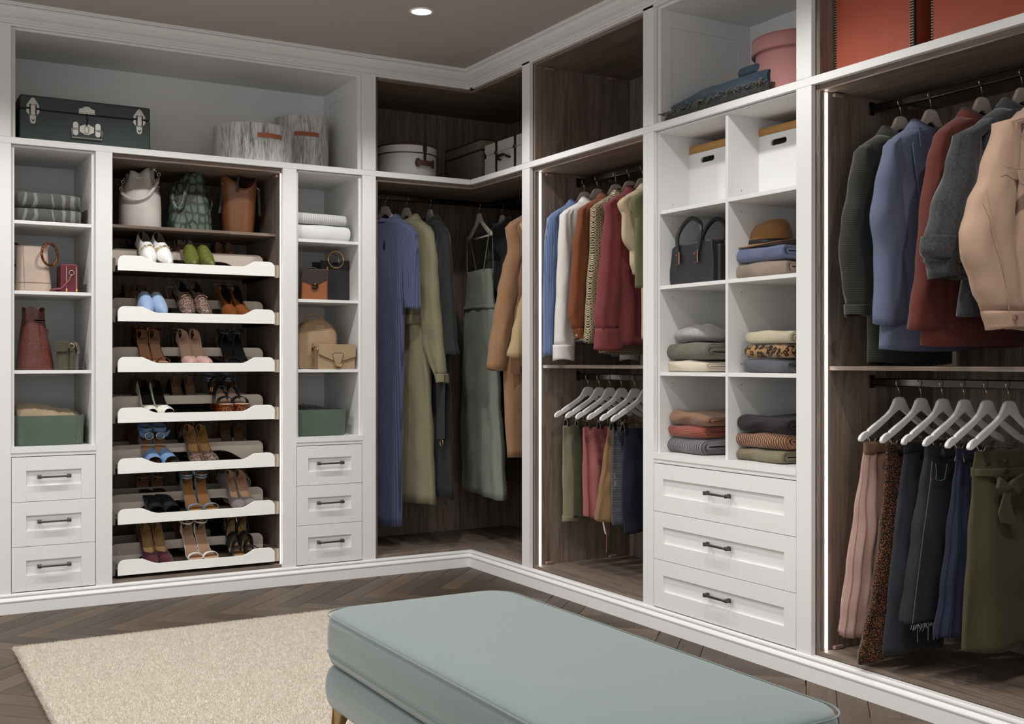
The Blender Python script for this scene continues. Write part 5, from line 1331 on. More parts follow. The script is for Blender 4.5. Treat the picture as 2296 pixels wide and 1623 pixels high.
def beret():
    cx = .19; yc = y_at(1575, cx); z0 = zR(1495, 771, .075)+.004
    e = place('beret', 'R', yc, cx, z0, 'light grey wool beret with a little stalk', 'hat')
    m = fabric('#a9a5a6', .84, 330, .95, .5, .001, 40, .9)
    n = 40
    def rg(r, z, ox=0): return [(ox+r*math.cos(2*math.pi*k/n), r*.95*math.sin(2*math.pi*k/n), z+.006*math.sin(2*math.pi*k/n*2+r*40)) for k in range(n)]
    obj('crown', MB().loft([rg(.07, .006), rg(.100, .007), rg(.117, .020), rg(.119, .030), rg(.108, .046), rg(.082, .060), rg(.045, .069), rg(.012, .071)]), m, e, smooth=True)
    obj('stalk', MB().tube([(.0, 0, .069), (.001, 0, .080), (.004, 0, .090)], .0022, 6), m, e, smooth=True)
beret()
# ---- knitted throws in the top cupboard
def throws():
    x0 = .022; z0 = Z_RAIL1
    gk = knit('#5a5856', '#2d2c2b', .006, 'z', .002, speck=.7); bk = knit('#46627a', '#1f3446', .006, 'x', .003, speck=.6)
    e = folded('knitted_throw', 'R', 1488, 1716, z0, .040, gk, 'dark grey knitted throw with a fringe under the blue one', 'throw', x0, .26, 1, seed=5, amp=.003, ztab=[(0, -.008), (1, .006)], tk=.012)
    W = abs(y_at(1488, x0)-y_at(1716, x0)); fr = MB(); rnd = random.Random(4)
    for k in range(150):
        x = -W*.5+W*k/150+rnd.uniform(-.004, .004); p = Vector((x, -.004+rnd.uniform(-.006, .022), .030+.012*k/150+rnd.uniform(-.002, .010)))
        fr.tube([p, p+Vector((rnd.uniform(-.008, .008), rnd.uniform(-.012, .004), rnd.uniform(-.004, .006))), p+Vector((rnd.uniform(-.01, .01), rnd.uniform(-.018, .0), rnd.uniform(-.012, .002)))], .0028, 5)
    o = obj('fringe', fr, fabric('#5f5c58', .8, 500), e, smooth=True); o['kind'] = 'stuff'
    folded('knitted_throw', 'R', 1502, 1716, z0+.042, .046, bk, 'blue knitted throw lying on the dark grey one', 'throw', x0+.02, .24, 2, seed=6, amp=.004, ztab=[(0, -.012), (.45, .012), (.55, .008), (1, .010)])
    folded('knitted_throw', 'R', 1650, 1718, z0+.042+.046+.014, .036, bk, 'folded end of a blue knit beside the pink round box', 'throw', x0+.05, .18, 2, seed=7, amp=.003)
throws()
# ================================================================== hangers and garments
ROD_Z, ROD_LOW, ROD_D = 1.912, .984, .26
HOOK = .064
HW = plain('#dccdbf', .5); HWHITE = plain('#e7e4e2', .4)
def hanger_mesh(half=.19, drop=.137, th=.006):
    k = half/.19
    R_ = [(0, 0), (.014, -.0015), (.024, -.008), (.032, -.022), (.044, -.040), (.062, -.055), (.09, -.071), (.125, -.090), (.148, -.1035), (.150, -.110), (.1545, -.1075), (.170, -.113), (.184, -.123), (.190, -.134), (.186, -.141), (.176, -.142), (.140, -.124), (.095, -.099), (.055, -.074), (.025, -.054), (.008, -.044), (0, -.042)]
    R_ = [(x*k, z*drop/.137) for x, z in R_]
    poly = [(x, z) for x, z in R_]+[(-x, z) for x, z in R_[-2:0:-1]]
    return MB().prism(poly, -th, th, 'y')
def hook_mesh():
    P = [(0, 0, -.003), (0, 0, .018)]
    P += [(.004*math.sin(math.pi*k/4)*1.0, 0, .018+.012*k/4) for k in range(1, 4)]
    c = .064-.0155-.0015
    for k in range(11):
        a = R(-60+ 230*k/10); P.append((.0155*math.cos(a), 0, c+.0155*math.sin(a)))
    return MB().tube(P, .0015, 6)
HM = {}
def put_hanger(O, rz, label, white=False, clips=False, bar=False, group=None, half=.19, tilt=0):
    e = empty('clothes_hanger', O, rz, label, 'hanger', group)
    key = (white, half)
    if key not in HM:
        HM[key] = obj('hanger_arms', hanger_mesh(half), HWHITE if white else HW, e, bevel=.0035, seg=3)
        o = HM[key]
    else:
        o = HM[key].copy(); col.objects.link(o); o.parent = e
    if 'hook' not in HM: HM['hook'] = obj('hook', hook_mesh(), plain('#c9b79c', .2, 1.0), e, smooth=True)
    else: h = HM['hook'].copy(); col.objects.link(h); h.parent = e
    if bar: obj('trouser_bar', MB().tube([(-half*.92, 0, -.135), (half*.92, 0, -.135)], .005, 10), HW, e, smooth=True)
    if clips:
        w = .148
        if 'clipbar' not in HM: HM['clipbar'] = obj('clip_bar', MB().tube([(-w, 0, -.112), (-w, 0, -.149), (w, 0, -.149), (w, 0, -.112)], .0014, 6), plain('#b79a72', .25, 1), e, smooth=True)
        else: h = HM['clipbar'].copy(); col.objects.link(h); h.parent = e
        for s_ in (-1, 1):
            if 'clip' not in HM: HM['clip'] = obj('clip', MB().add([(x, s_*a, z) for s_ in (-1, 1) for x in (-.0095, .0095) for a, z in ((.016, -.034), (.0185, -.034), (.0085, .002), (.006, .002), (.014, .017), (.0165, .017))], [q for b in (0, 12) for q in ((b+0, b+1, b+2, b+3), (b+3, b+2, b+5, b+4), (b+9, b+8, b+7, b+6), (b+10, b+11, b+8, b+9), (b+1, b+7, b+8, b+2), (b+2, b+8, b+11, b+5), (b+0, b+3, b+9, b+6), (b+3, b+4, b+10, b+9), (b+0, b+6, b+7, b+1), (b+4, b+5, b+11, b+10))]).tube([(-.011, 0, 0), (.011, 0, 0)], .006, 8), plain('#a9a6a2', .2, 1), e)
            cl = HM['clip'] if HM['clip'].parent == e and s_ == -1 and HM['clip'].get('used') is None else HM['clip'].copy()
            if cl is not HM['clip']: col.objects.link(cl); cl.parent = e
            else: cl['used'] = 1
            cl.location = (s_*.118, 0, -.149)
    return e
class Hung:
    def __init__(s, O, e_room):
        s.O = Vector(O); s.e = Vector((e_room[0], e_room[1], 0)).normalized(); s.n = Vector((-s.e.y, s.e.x, 0)); s.rz = math.atan2(s.e.y, s.e.x)
        s.front = 1 if s.n.dot(CAM-s.O) > 0 else -1
    def pt(s, u, v, off=0.0):
        r = ray(u, v); t_ = ((s.O + s.n*off*s.front) - CAM).dot(s.n)/r.dot(s.n); p = CAM+r*t_ - s.O
        return p.dot(s.e), p.z
    def rows(s, rows, off=0.0):
        out = []
        for ua, ub, v in rows:
            x1, z = s.pt(ua, v, off); x2, _ = s.pt(ub, v, off); out.append((z, (x1+x2)/2, abs(x1-x2)/2))
        return out
def resample(rows, n):
    # rows (z, c, w, ...) evenly along z
    rows = sorted(rows, key=lambda r: -r[0]); z0, z1 = rows[0][0], rows[-1][0]; out = []
    for i in range(n+1):
        z = z0+(z1-z0)*i/n; vals = [z]
        for k in range(1, len(rows[0])):
            vals.append(-interp([(-r[0], -r[k]) for r in rows], -z) if False else interp([(-r[0], r[k]) for r in rows], -z))
        out.append(tuple(vals))
    return out
def drape(rows, T, n=30, seg=40, p=2.4, folds=5, famp=.006, seed=0, y0=0.0, top_T=None, hem=.004, sway=.002, xfold=0.0, taper=True):
    # closed tube of cloth: rows (z, centre, half width)
    rs = []
    R_ = resample(rows, n)
    for i, (z, c, w) in enumerate(R_):
        f_ = i/n; t_ = T if top_T is None else top_T+(T-top_T)*min(1, f_*2.2)
        ring_ = []
        for k in range(seg):
            a = 2*math.pi*k/seg; ca, sa = math.cos(a), math.sin(a)
            amp = famp*(.25+.75*f_ if taper else 1)
            m = amp*math.sin(folds*a+seed*1.7+.6*math.sin(f_*2+seed)) + sway*mnoise.noise(Vector((ca*2+seed*5, sa*2, z*9+seed)))*4
            x = c+math.copysign(abs(ca)**(2/p), ca)*w
            y = y0+math.copysign(abs(sa)**(2/p), sa)*t_ + m*(abs(sa)**.5)
            if xfold: x += xfold*math.sin(folds*a+seed)*abs(sa)
            zz = z + (hem*math.sin(2*a+seed) if i == n else 0)
            ring_.append((x, y, zz))
        rs.append(ring_)
    return rs
def garment(name, label, cat, H, mat, sleeves=None, body=None, hem_v=None, T=.042, W=.185, collar=True, folds=6, famp=.006, seed=0, rt=.034, group=None, cuffs=None, sfold=4, lining=None, shoulder=.188, solid=.0025, far=True, neck=.083, sway=.002, hemz=None, slant=0.0, collar_h=.03):
    f = H.front
    e = empty(name, H.O, H.rz, label, cat, group)
    # body
    sh = [(-.036+(-.0), .0, neck), (-.060, 0, neck+.006)]
    rings = []
    seg = 44
    def rg(zc, W_, T_, drop, cx=0, vee=0):
        P = []
        for k in range(seg):
            a = 2*math.pi*k/seg; ca, sa = math.cos(a), math.sin(a)
            x = cx+W_*math.copysign(abs(ca)**.85, ca); P.append((x, T_*math.copysign(abs(sa)**.85, sa), zc-drop*(abs(x-cx)/W_)**1.3-vee*max(0, sa*f)**1.5))
        return P
    s_ = shoulder
    rings += [rg(-.046, neck+.012, .040, .020, 0, .034), rg(-.056, neck+.040, .044, .027, 0, .016), rg(-.066, .155, .046, .034), rg(-.084, s_, .042, .038), rg(-.130, s_+.006, .042, .018)]
    rows = [(-.19, 0, W), (-.28, 0, W)]
    if body:
        for z, c, w in H.rows(body): rows.append((z, c, w))
    else: rows += [(hemz, 0, W)]
    rings += drape(rows, T, 26, seg, 2.4, folds, famp, seed, 0, .042, sway=sway)
    b = obj('body', MB().loft(rings, False, False), mat, e, smooth=True, solid=solid)
    if collar:
        cr = [rg(-.053, neck+.022, .046, .020, 0, .036), rg(-.040, neck+.008, .042, .016, 0, .036), rg(-.058+collar_h, neck-.004, .036, .012, 0, .040), rg(-.064+collar_h, neck-.010, .032, .010, 0, .040)]
        obj('collar', MB().loft(cr, False, False), mat if not lining else lining, e, smooth=True, solid=.004)
    # sleeves: given by rows on the room side, mirrored on the far side
    if sleeves:
        rr = H.rows(sleeves)
        rr = [(-.112, s_-.030, .018), (-.135, s_-.012, .030)] + [r for r in rr if r[0] < -.15]
        for side in ((1, -1) if far else (1,)):
            R2 = rr if side == 1 else [(z, -c*.96, w*.9) for z, c, w in rr]
            sr = drape(R2, rt, 24, 24, 2.2, sfold, famp*.7, seed+side, .0, .026, sway=sway)
            if slant:
                sr[-1] = [(x, y, z+slant*(x-R2[-1][1])) for x, y, z in sr[-1]]; sr[-2] = [(x, y, z+slant*.6*(x-R2[-1][1])) for x, y, z in sr[-2]]
            so = obj('sleeve', MB().loft(sr, True, False), mat, e, smooth=True, solid=solid)
            if cuffs:
                cr = H.rows(cuffs); cr = cr if side == 1 else [(z, -c*.96, w*.9) for z, c, w in cr]
                cz = drape(cr, rt+.003, 6, 24, 2.2, 2, .001, seed, 0.0)
                obj('cuff', MB().loft(cz, False, False), mat, so, smooth=True, solid=.004)
    return e
def hang_cloth(name, label, cat, H, mat, rows, T=.03, folds=5, famp=.008, seed=0, group=None, waist=None, xfold=0.0, top_T=.008, n=34, seg=56, solid=.002, hem=.006, p=2.2):
    e = empty(name, H.O, H.rz, label, cat, group); R_ = H.rows(rows)
    obj('body', MB().loft(drape(R_, T, n, seg, p, folds, famp, seed, 0, top_T, xfold=xfold, hem=hem), False, False), mat, e, smooth=True, solid=solid)
    if waist:
        wm, wh = waist; z, c, w = R_[0]
        obj('waistband', MB().loft(drape([(z+.004, c, w+.002), (z-wh, c, w+.003)], .014, 4, 40, 2.2, 1, .0005, seed, 0, .011), False, False), wm, e, smooth=True, solid=.003)
    return e, R_
R_E = (-1, 0)
def HR(y, z=ROD_Z): return Hung((ROD_D, y, z+.0165-HOOK), R_E)
def HC(x, th): return Hung((x, ROD_D, ROD_Z+.0165-HOOK), (math.sin(R(th)), -math.cos(R(th))))

# ---- cloth
def check_tweed():
    t = NT('check_tweed'); v = t.coord(); sx = t.n.new('ShaderNodeSeparateXYZ'); t.l.new(v, sx.inputs[0])
    a = t.math('PINGPONG', t.math('MULTIPLY', sx.outputs[0], 330), 1.0); b = t.math('PINGPONG', t.math('MULTIPLY', sx.outputs[2], 330), 1.0); n = t.noise(v, 600, 2, .6)
    f = t.math('ADD', t.math('MULTIPLY', b, .3), t.math('MULTIPLY', n, .7))
    t.base(t.ramp(f, [(.25, '#262622'), (.55, '#393935'), (.85, '#57544b')]), .9, 0, .2, .3); return t.m
def herring():
    t = NT('herringbone_tweed'); v = t.coord((1, 1, .6)); n = t.noise(v, 650, 2, .7); sx = t.n.new('ShaderNodeSeparateXYZ'); t.l.new(v, sx.inputs[0])
    b = t.math('PINGPONG', t.math('MULTIPLY', sx.outputs[0], 150), 1.0)
    f = t.math('ADD', t.math('MULTIPLY', n, .8), t.math('MULTIPLY', t.noise(t.coord((1, 1, .12)), 240, 2, .6), .2))
    t.base(t.ramp(f, [(.36, '#262628'), (.55, '#3f3f41'), (.72, '#6c6b69')]), .9, 0, .2, .3); t.bump(n, .4, .0006); return t.m
def diamonds():
    t = NT('diamond_print'); v = t.coord(); sx = t.n.new('ShaderNodeSeparateXYZ'); t.l.new(v, sx.inputs[0]); k = 56
    h_ = t.math('MULTIPLY', t.math('ADD', sx.outputs[0], t.math('MULTIPLY', sx.outputs[1], .5)), k); g = t.math('MULTIPLY', sx.outputs[2], k*.8)
    a = t.math('PINGPONG', t.math('ADD', h_, g), .5); b = t.math('PINGPONG', t.math('SUBTRACT', h_, g), .5)
    f = t.math('MINIMUM', a, b)
    t.base(t.ramp(f, [(.0, '#17140f'), (.10, '#d8c6a0'), (.22, '#1b1815'), (.30, '#b9a880'), (.36, '#14110e')], 'CONSTANT'), .75, 0, .25, .2); return t.m
def pleats(c, period=.008, k=.75, axis='x'):
    return knit(c, shade(c, k), period, axis, .002, .85, .15)
def micro_leopard():
    t = NT('ditsy_print'); v = t.coord(); vo = t.n.new('ShaderNodeTexVoronoi'); vo.inputs['Scale'].default_value = 270; t.l.new(v, vo.inputs['Vector'])
    t.base(t.ramp(vo.outputs['Distance'], [(.32, '#93582f'), (.42, '#140f0d')]), .8, 0, .25, .2); return t.m
def glen():
    t = NT('glen_check'); v = t.coord(); sx = t.n.new('ShaderNodeSeparateXYZ'); t.l.new(v, sx.inputs[0])
    h_ = t.math('ADD', sx.outputs[0], sx.outputs[1]); a = t.math('PINGPONG', t.math('MULTIPLY', h_, 45), .5); b = t.math('PINGPONG', t.math('MULTIPLY', sx.outputs[2], 30), .5); n = t.noise(v, 500, 2)
    f = t.math('MINIMUM', a, b)
    t.base(t.mix(t.math('MULTIPLY', n, .7), t.ramp(f, [(.04, '#15161a'), (.09, '#777a80'), (.16, '#44464c')], 'LINEAR'), '#3d3e42'), .85, 0, .2, .2); return t.m
def denim(c):
    t = NT('denim_'+c.strip('#')); v = t.coord(); n = t.noise(v, 500, 2, .7); n2 = t.noise(v, 8, 3, .6)
    t.base(t.mix(t.math('MULTIPLY', n2, .6), t.mix(n, shade(c, .7), shade(c, 1.3)), shade(c, 1.5)), .85, 0, .25); t.bump(n, .4, .0006); return t.m

# ---- second hanging bay, top row
GT = 'hangers on the upper rods'
hl = lambda what: 'pale wooden hanger holding the '+what
H = HR(-2.542); m = check_tweed(); put_hanger(H.O, H.rz, hl('dark checked coat'), group=GT)
garment('coat', 'dark grey checked wool coat hanging beside the light strip', 'coat', H, m, [(1920,1985,345),(1905,1975,420),(1890,1965,500),(1885,1962,560),(1893,1960,640),(1902,1958,680),(1903,1960,690)], [(1950, 2130, 700), (1948, 2130, 815)], T=.045, W=.18, folds=3, famp=.004, seed=1, cuffs=[(1901,1961,682),(1901,1962,707)], group='jackets in the bay')
H = HR(-2.662); m = fabric('#656c83', .96, 900, .8, .15); put_hanger(H.O, H.rz, hl('blue blazer'), group=GT)
e = garment('blazer', 'slate blue blazer with lapel between the checked coat and the brick red jacket', 'blazer', H, m, [(1990,2035,310),(1965,2028,420),(1955,2028,490),(1966,2030,560),(1965,2035,640),(1960,2040,700),(1961,2041,727)], [(1978, 2190, 690), (1976, 2185, 785)], T=.045, W=.18, folds=3, famp=.004, seed=2, group='jackets in the bay')
def on_front(H, P, off, e, name, mat, th=.003, bevel=.001):
    # flat cloth piece laid on the face turned to the room, outline given in pixels
    poly = [H.pt(u, v, off) for u, v in P]; y = off*H.front
    return obj(name, MB().prism(poly, y, y+th*H.front, 'y'), mat, e, bevel=bevel)
on_front(H, [(2058, 284), (2063, 328), (2047, 319), (2045, 324), (2052, 380), (2066, 472), (2071, 400), (2070, 330), (2064, 286)], .048, e, 'lapel', m)
H = HR(-2.852); m = fabric('#66322b', .96, 900, .85, .2); put_hanger(H.O, H.rz, hl('brick red jacket'), group=GT)
garment('blazer', 'brick red jacket between the blue blazer and the grey tweed one', 'blazer', H, m, [(2100,2125,300),(2085,2117,360),(2072,2114,480),(2062,2118,600),(2048,2126,690),(2042,2130,738)], [(2072, 2290, 700), (2070, 2290, 775)], T=.045, W=.18, folds=3, famp=.004, seed=3, group='jackets in the bay')
H = HR(-2.989); m = herring(); put_hanger(H.O, H.rz, hl('grey tweed blazer'), group=GT)
e = garment('blazer', 'charcoal tweed blazer with pushed-up sleeve beside the pink denim jacket', 'blazer', H, m, [(2145,2190,300),(2125,2183,380),(2100,2170,470),(2080,2158,540),(2076,2156,565),(2088,2154,590),(2093,2155,622)], [(2165, 2380, 600), (2152, 2380, 708)], T=.045, W=.18, folds=3, famp=.005, seed=4, rt=.04, group='jackets in the bay', sway=.003)
rr = H.rows([(2078,2158,528),(2074,2157,560),(2082,2156,578)]); 
obj('sleeve_roll', MB().loft(drape(rr, .045, 8, 28, 2.2, 5, .004, 3, 0), False, False), m, e, smooth=True, solid=.004)
rr = H.rows([(2084,2156,566),(2083,2157,584),(2092,2155,592)]); obj('sleeve_roll', MB().loft(drape(rr, .043, 8, 28, 2.2, 4, .004, 5, 0), False, False), m, e, smooth=True, solid=.004)
H = HR(-3.117); m = fabric('#b4957f', .95, 700, .85, .15); put_hanger(H.O, H.rz, hl('pink denim jacket'), group=GT)
e = garment('denim_jacket', 'dusty pink denim jacket with buttoned cuff', 'jacket', H, m, [(2235,2275,275),(2205,2268,390),(2178,2264,460),(2158,2262,525),(2160,2265,560),(2186,2272,640),(2210,2280,698)], [(2262, 2480, 620), (2262, 2480, 735)], T=.05, W=.19, folds=3, famp=.005, seed=5, rt=.042, cuffs=[(2209,2302,697),(2221,2304,737)], group='jackets in the bay', sway=.003)
x_, z_ = H.pt(2276, 712, .048); obj('button', MB().lathe([(.008, 0), (.008, .003), (.006, .004)], 20).xf(Matrix.Translation((x_, .049, z_)) @ Matrix.Rotation(R(-90), 4, 'X')), plain('#b9a083', .3, .7), e, smooth=True, angle=40)
SE = plain('#a58a78', .8)
def stitch(H, P, off, e): obj('seam', MB().tube([(H.pt(u, v, off)[0], off*H.front, H.pt(u, v, off)[1]) for u, v in P], .0011, 5), SE, e)
stitch(H, [(2212, 425), (2225, 500), (2245, 570), (2256, 640), (2262, 695)], .047, e)
stitch(H, [(2249, 373), (2275, 378), (2300, 380)], .054, e); on_front(H, [(2280, 382), (2310, 384), (2310, 425), (2287, 412), (2284, 408)], .052, e, 'pocket_flap', m)
# ---- first hanging bay, top row
H = HR(-.669); put_hanger(H.O, H.rz, hl('blue ribbed jumper'), group=GT)
garment('jumper', 'blue ribbed knit jumper hanging beside the light strip', 'jumper', H, knit('#7082a8', '#586a90', .0075, 'x', .0016, speck=.15), [(1226,1264,490),(1222,1260,560),(1220,1256,640),(1220,1251,720),(1220,1244,798)], [(1240, 1400, 690), (1238, 1400, 770)], T=.038, folds=3, famp=.002, seed=11, rt=.030, group='shirts in the bay')
H = HR(-.777); put_hanger(H.O, H.rz, hl('white blouse'), group=GT)
garment('blouse', 'white blouse with long cuffed sleeve', 'blouse', H, fabric('#e3ded8', .98, 900, .8, .1), [(1258,1290,485),(1253,1288,560),(1249,1287,650),(1246,1287,720),(1244,1286,775)], [(1290, 1420, 690), (1288, 1420, 764)], T=.034, folds=7, famp=.005, seed=12, rt=.030, cuffs=[(1242,1285,773),(1242,1285,807)], group='shirts in the bay')
H = HR(-.925); put_hanger(H.O, H.rz, hl('rust shirt'), group=GT)
e = garment('shirt', 'rust brown shirt with buttoned cuff', 'shirt', H, fabric('#7d472d', .97, 900, .8, .15), [(1293,1330,470),(1286,1324,560),(1279,1318,650),(1276,1314,705),(1284,1314,738)], [(1315, 1450, 690), (1312, 1450, 745)], T=.032, folds=6, famp=.005, seed=13, rt=.028, cuffs=[(1285,1316,736),(1293,1314,760)], group='shirts in the bay')
x_, z_ = H.pt(1293, 752, .034); obj('button', MB().sphere((x_, .034, z_), (.006, .003, .006), 12, 8), plain('#b9a58f', .3), e, smooth=True)
H = HR(-1.030); put_hanger(H.O, H.rz, hl('diamond print blouse'), group=GT)
garment('blouse', 'black and cream diamond print blouse', 'blouse', H, diamonds(), [(1328,1365,465),(1324,1358,560),(1318,1352,640),(1314,1346,720),(1311,1334,768)], [(1345, 1460, 690), (1345, 1460, 793)], T=.032, folds=5, famp=.005, seed=14, rt=.028, group='shirts in the bay')
H = HR(-1.128); put_hanger(H.O, H.rz, hl('dark red blouse'), group=GT)
garment('blouse', 'dark red blouse with gathered cuff', 'blouse', H, fabric('#7c3a3c', .97, 900, .75, .15), [(1358,1400,470),(1350,1396,560),(1342,1392,640),(1334,1386,715),(1338,1384,738)], [(1385, 1500, 690), (1378, 1500, 772)], T=.036, folds=9, famp=.007, seed=15, rt=.034, cuffs=[(1337,1388,736),(1334,1394,785)], sfold=7, group='shirts in the bay')
H = HR(-1.232); put_hanger(H.O, H.rz, hl('cream top'), group=GT)
garment('top', 'cream short-sleeved top beside the white stile', 'top', H, fabric('#c9b496', .97, 900, .85, .1), [(1421,1462,445),(1416,1456,520),(1414,1450,590),(1422,1448,614)], [(1440, 1540, 600), (1440, 1540, 760)], T=.032, folds=4, famp=.004, seed=16, rt=.028, group='shirts in the bay')
H = HR(-1.325); put_hanger(H.O, H.rz, hl('olive top'), group=GT)
garment('top', 'olive green top half hidden by the white stile', 'top', H, fabric('#6b6a4e', .97, 900, .85, .1), [(1448,1480,450),(1438,1474,540),(1432,1470,600),(1434,1464,637)], None, T=.032, folds=4, famp=.004, seed=17, rt=.028, group='shirts in the bay', hemz=-.5)
# ---- corner wardrobe
H = HC(-.364, 20); put_hanger(H.O, H.rz, hl('blue pleated dress'), group=GT)
e = garment('dress', 'blue pleated long dress with keyhole neck', 'dress', H, pleats('#61668a', .0085, .72), [(905,934,530),(906,937,580),(908,938,650),(912,938,692)], [(830, 909, 620), (826, 903, 740), (824, 900, 900), (826, 897, 1050), (824, 896, 1172)], T=.045, W=.165, folds=9, famp=.005, seed=21, rt=.032, slant=-.25, group='long garments in the corner', collar_h=.02)
obj('keyhole', MB().sphere((H.pt(861, 549, .05)[0], -.047, H.pt(861, 549, .05)[1]), (.006, .004, .022), 10, 8), plain('#15161f', .8), e)
H = HC(-.242, 13); put_hanger(H.O, H.rz, hl('khaki coat dress'), group=GT); m = fabric('#857e64', .96, 800, .85, .15)
e = garment('coat_dress', 'khaki belted coat dress', 'dress', H, m, [(936,972,530),(940,978,600),(944,983,680),(952,990,760),(968,995,815),(982,997,842)], [(872, 952, 720), (870, 962, 850), (872, 968, 1000), (868, 973, 1116)], T=.042, W=.165, folds=7, famp=.008, seed=22, rt=.034, cuffs=[(983,998,838),(986,998,858)], group='long garments in the corner', sway=.003)
rr = H.rows([(870,953,708),(870,953,728)]); obj('belt', MB().loft(drape(rr, .057, 4, 44, 2.2, 2, .001, 1, 0), False, False), m, e, smooth=True, solid=.004)
H = HC(-.105, -4); put_hanger(H.O, H.rz, hl('black coat'), group=GT); m = fabric('#2b2d2d', .94, 800, .8, .15)
e = garment('coat', 'long black coat with belt ring', 'coat', H, m, [(984,1006,545),(987,1010,620),(992,1015,700),(998,1019,770),(1004,1023,795)], [(930, 1000, 720), (930, 1008, 900), (928, 1013, 1095)], T=.036, W=.155, folds=4, famp=.005, seed=23, rt=.032, group='long garments in the corner')
bx = [(H.pt(u, v, .044)) for u, v in ((981, 840), (999, 840), (999, 984), (982, 984))]; obj('hanging_belt', MB().prism(bx, -.050, -.046, 'y'), m, e, bevel=.001)
c_ = H.pt(990, 992, .048); obj('belt_ring', torus((c_[0], -.048, c_[1]), .019, .0025, 'y', 22, 6), GOLD, e, smooth=True)
H = HC(.194, -8); put_hanger(H.O, H.rz, hl('sage slip dress'), group=GT, bar=True); m = fabric('#868d80', .97, 800, .8, .2)
e = empty('slip_dress', H.O, H.rz, 'sage green slip dress on thin straps', 'dress', 'long garments in the corner')
rw = H.rows([(1054,1100,612),(1049,1104,660),(1046,1108,720),(1044,1112,800),(1042,1117,900),(1041,1124,1000),(1043,1128,1094)])
obj('body', MB().loft(drape(rw, .05, 34, 60, 2.2, 10, .009, 24, 0, .03, hem=.006, sway=.003), False, False), m, e, smooth=True, solid=.0025)
rr = H.rows([(1047,1107,690),(1046,1108,697)]); obj('waist_seam', MB().loft(drape(rr, .046, 3, 60, 2.2, 10, .004, 24, 0), False, False), m, e, smooth=True, solid=.003)
for s_ in (-1, 1):
    xe = rw[0][1]+s_*rw[0][2]*.8
    for y_ in (-.028, .028):
        obj('strap', MB().tube([(s_*.172, 0, -.108), (s_*.172, y_*.3, -.12), (xe, y_, rw[0][0]-.006)], .0022, 6), m, e)
H = HC(.338, -4); put_hanger(H.O, H.rz, hl('grey wool coat'), group=GT); m = fabric('#3d3937', .85, 500, .95, .3)
garment('coat', 'dark grey wool coat behind the sage dress', 'coat', H, m, [(1140,1162,560),(1146,1168,640),(1148,1170,720),(1148,1170,800)], [(1082, 1152, 720), (1082, 1158, 982)], T=.04, W=.16, folds=3, famp=.004, seed=25, rt=.036, group='long garments in the corner', collar_h=.05)
H = HR(-.275); put_hanger(H.O, H.rz, hl('camel coat'), group=GT); m = fabric('#9d785a', .88, 420, .95, .35)
e = garment('coat', 'camel wool coat in the corner wardrobe', 'coat', H, m, [(1140,1180,558),(1128,1170,600),(1117,1160,655),(1108,1150,716),(1098,1141,780),(1093,1132,830)], [(1130, 1330, 845), (1133, 1330, 930), (1139, 1330, 1027)], T=.045, W=.17, folds=3, famp=.004, seed=26, rt=.038, group='long garments in the corner', slant=.12)
on_front(H, [(1143, 801), (1166, 803), (1166, 838), (1143, 838)], .05, e, 'pocket_flap', m)
H = HR(-.415); put_hanger(H.O, H.rz, hl('cream coat'), group=GT)
garment('coat', 'pale sand coat beside the camel coat', 'coat', H, fabric('#b89f78', .96, 700, .85, .2), [(1195,1230,560),(1174,1222,650),(1160,1214,700),(1148,1206,750),(1137,1198,803)], [(1180, 1380, 845), (1180, 1380, 900)], T=.04, W=.16, folds=3, famp=.003, seed=27, rt=.034, group='long garments in the corner', slant=.12)
# ---- lower rods: white clip hangers with trousers and skirts
LOWY1 = (-.699, -.792, -.877, -.969, -1.069, -1.152)
names1 = ('khaki trousers', 'dark olive trousers', 'pink trousers', 'tan trousers', 'checked trousers', 'navy trousers')
for y, nm in zip(LOWY1, names1):
    H = HR(y, ROD_LOW); put_hanger(H.O, H.rz, 'white clip hanger holding the '+nm, True, True, group='white clip hangers')
TG = 'trousers in the bay'
H = HR(LOWY1[0], ROD_LOW); m = fabric('#77725c', .96, 800, .85, .1)
e, rw = hang_cloth('trousers', 'light khaki trousers with turned-up hem', 'trousers', H, m, [(1262,1312,954),(1263,1310,1050),(1264,1308,1150),(1264,1310,1165)], .034, 4, .007, 31, TG)
rr = H.rows([(1263,1318,1157),(1263,1320,1169)]); obj('turn_up', MB().loft(drape(rr, .038, 4, 40, 2.2, 2, .002, 31, 0), False, False), m, e, smooth=True, solid=.003)
H = HR(LOWY1[1], ROD_LOW); hang_cloth('trousers', 'dark olive trousers behind the pink ones', 'trousers', H, fabric('#383628', .96, 800, .85, .1), [(1287,1345,953),(1288,1342,1060),(1288,1338,1160)], .032, 4, .007, 32, TG)
H = HR(LOWY1[2], ROD_LOW); m = fabric('#9a5b5a', .97, 800, .85, .1); e, rw = hang_cloth('trousers', 'dusty pink drawstring trousers', 'trousers', H, m, [(1308,1372,958),(1309,1366,1040),(1310,1362,1100),(1310,1360,1160)], .034, 6, .009, 33, TG)
for du, v1 in ((0, 1238), (5, 1202)):
    P = [H.pt(1362+du, v, .02) for v in (1120, 1160, (1160+v1)/2, v1)]; obj('drawstring', MB().tube([(x+.002*k, .02, z) for k, (x, z) in enumerate(P)], .0028, 6, flat=.4), m, e)
H = HR(LOWY1[3], ROD_LOW); e, rw = hang_cloth('trousers', 'tan flared trousers between the pink and the checked ones', 'trousers', H, fabric('#8a6c4e', .97, 800, .85, .1), [(1363,1400,958),(1353,1398,1040),(1344,1396,1100),(1335,1394,1168)], .03, 5, .007, 34, TG)
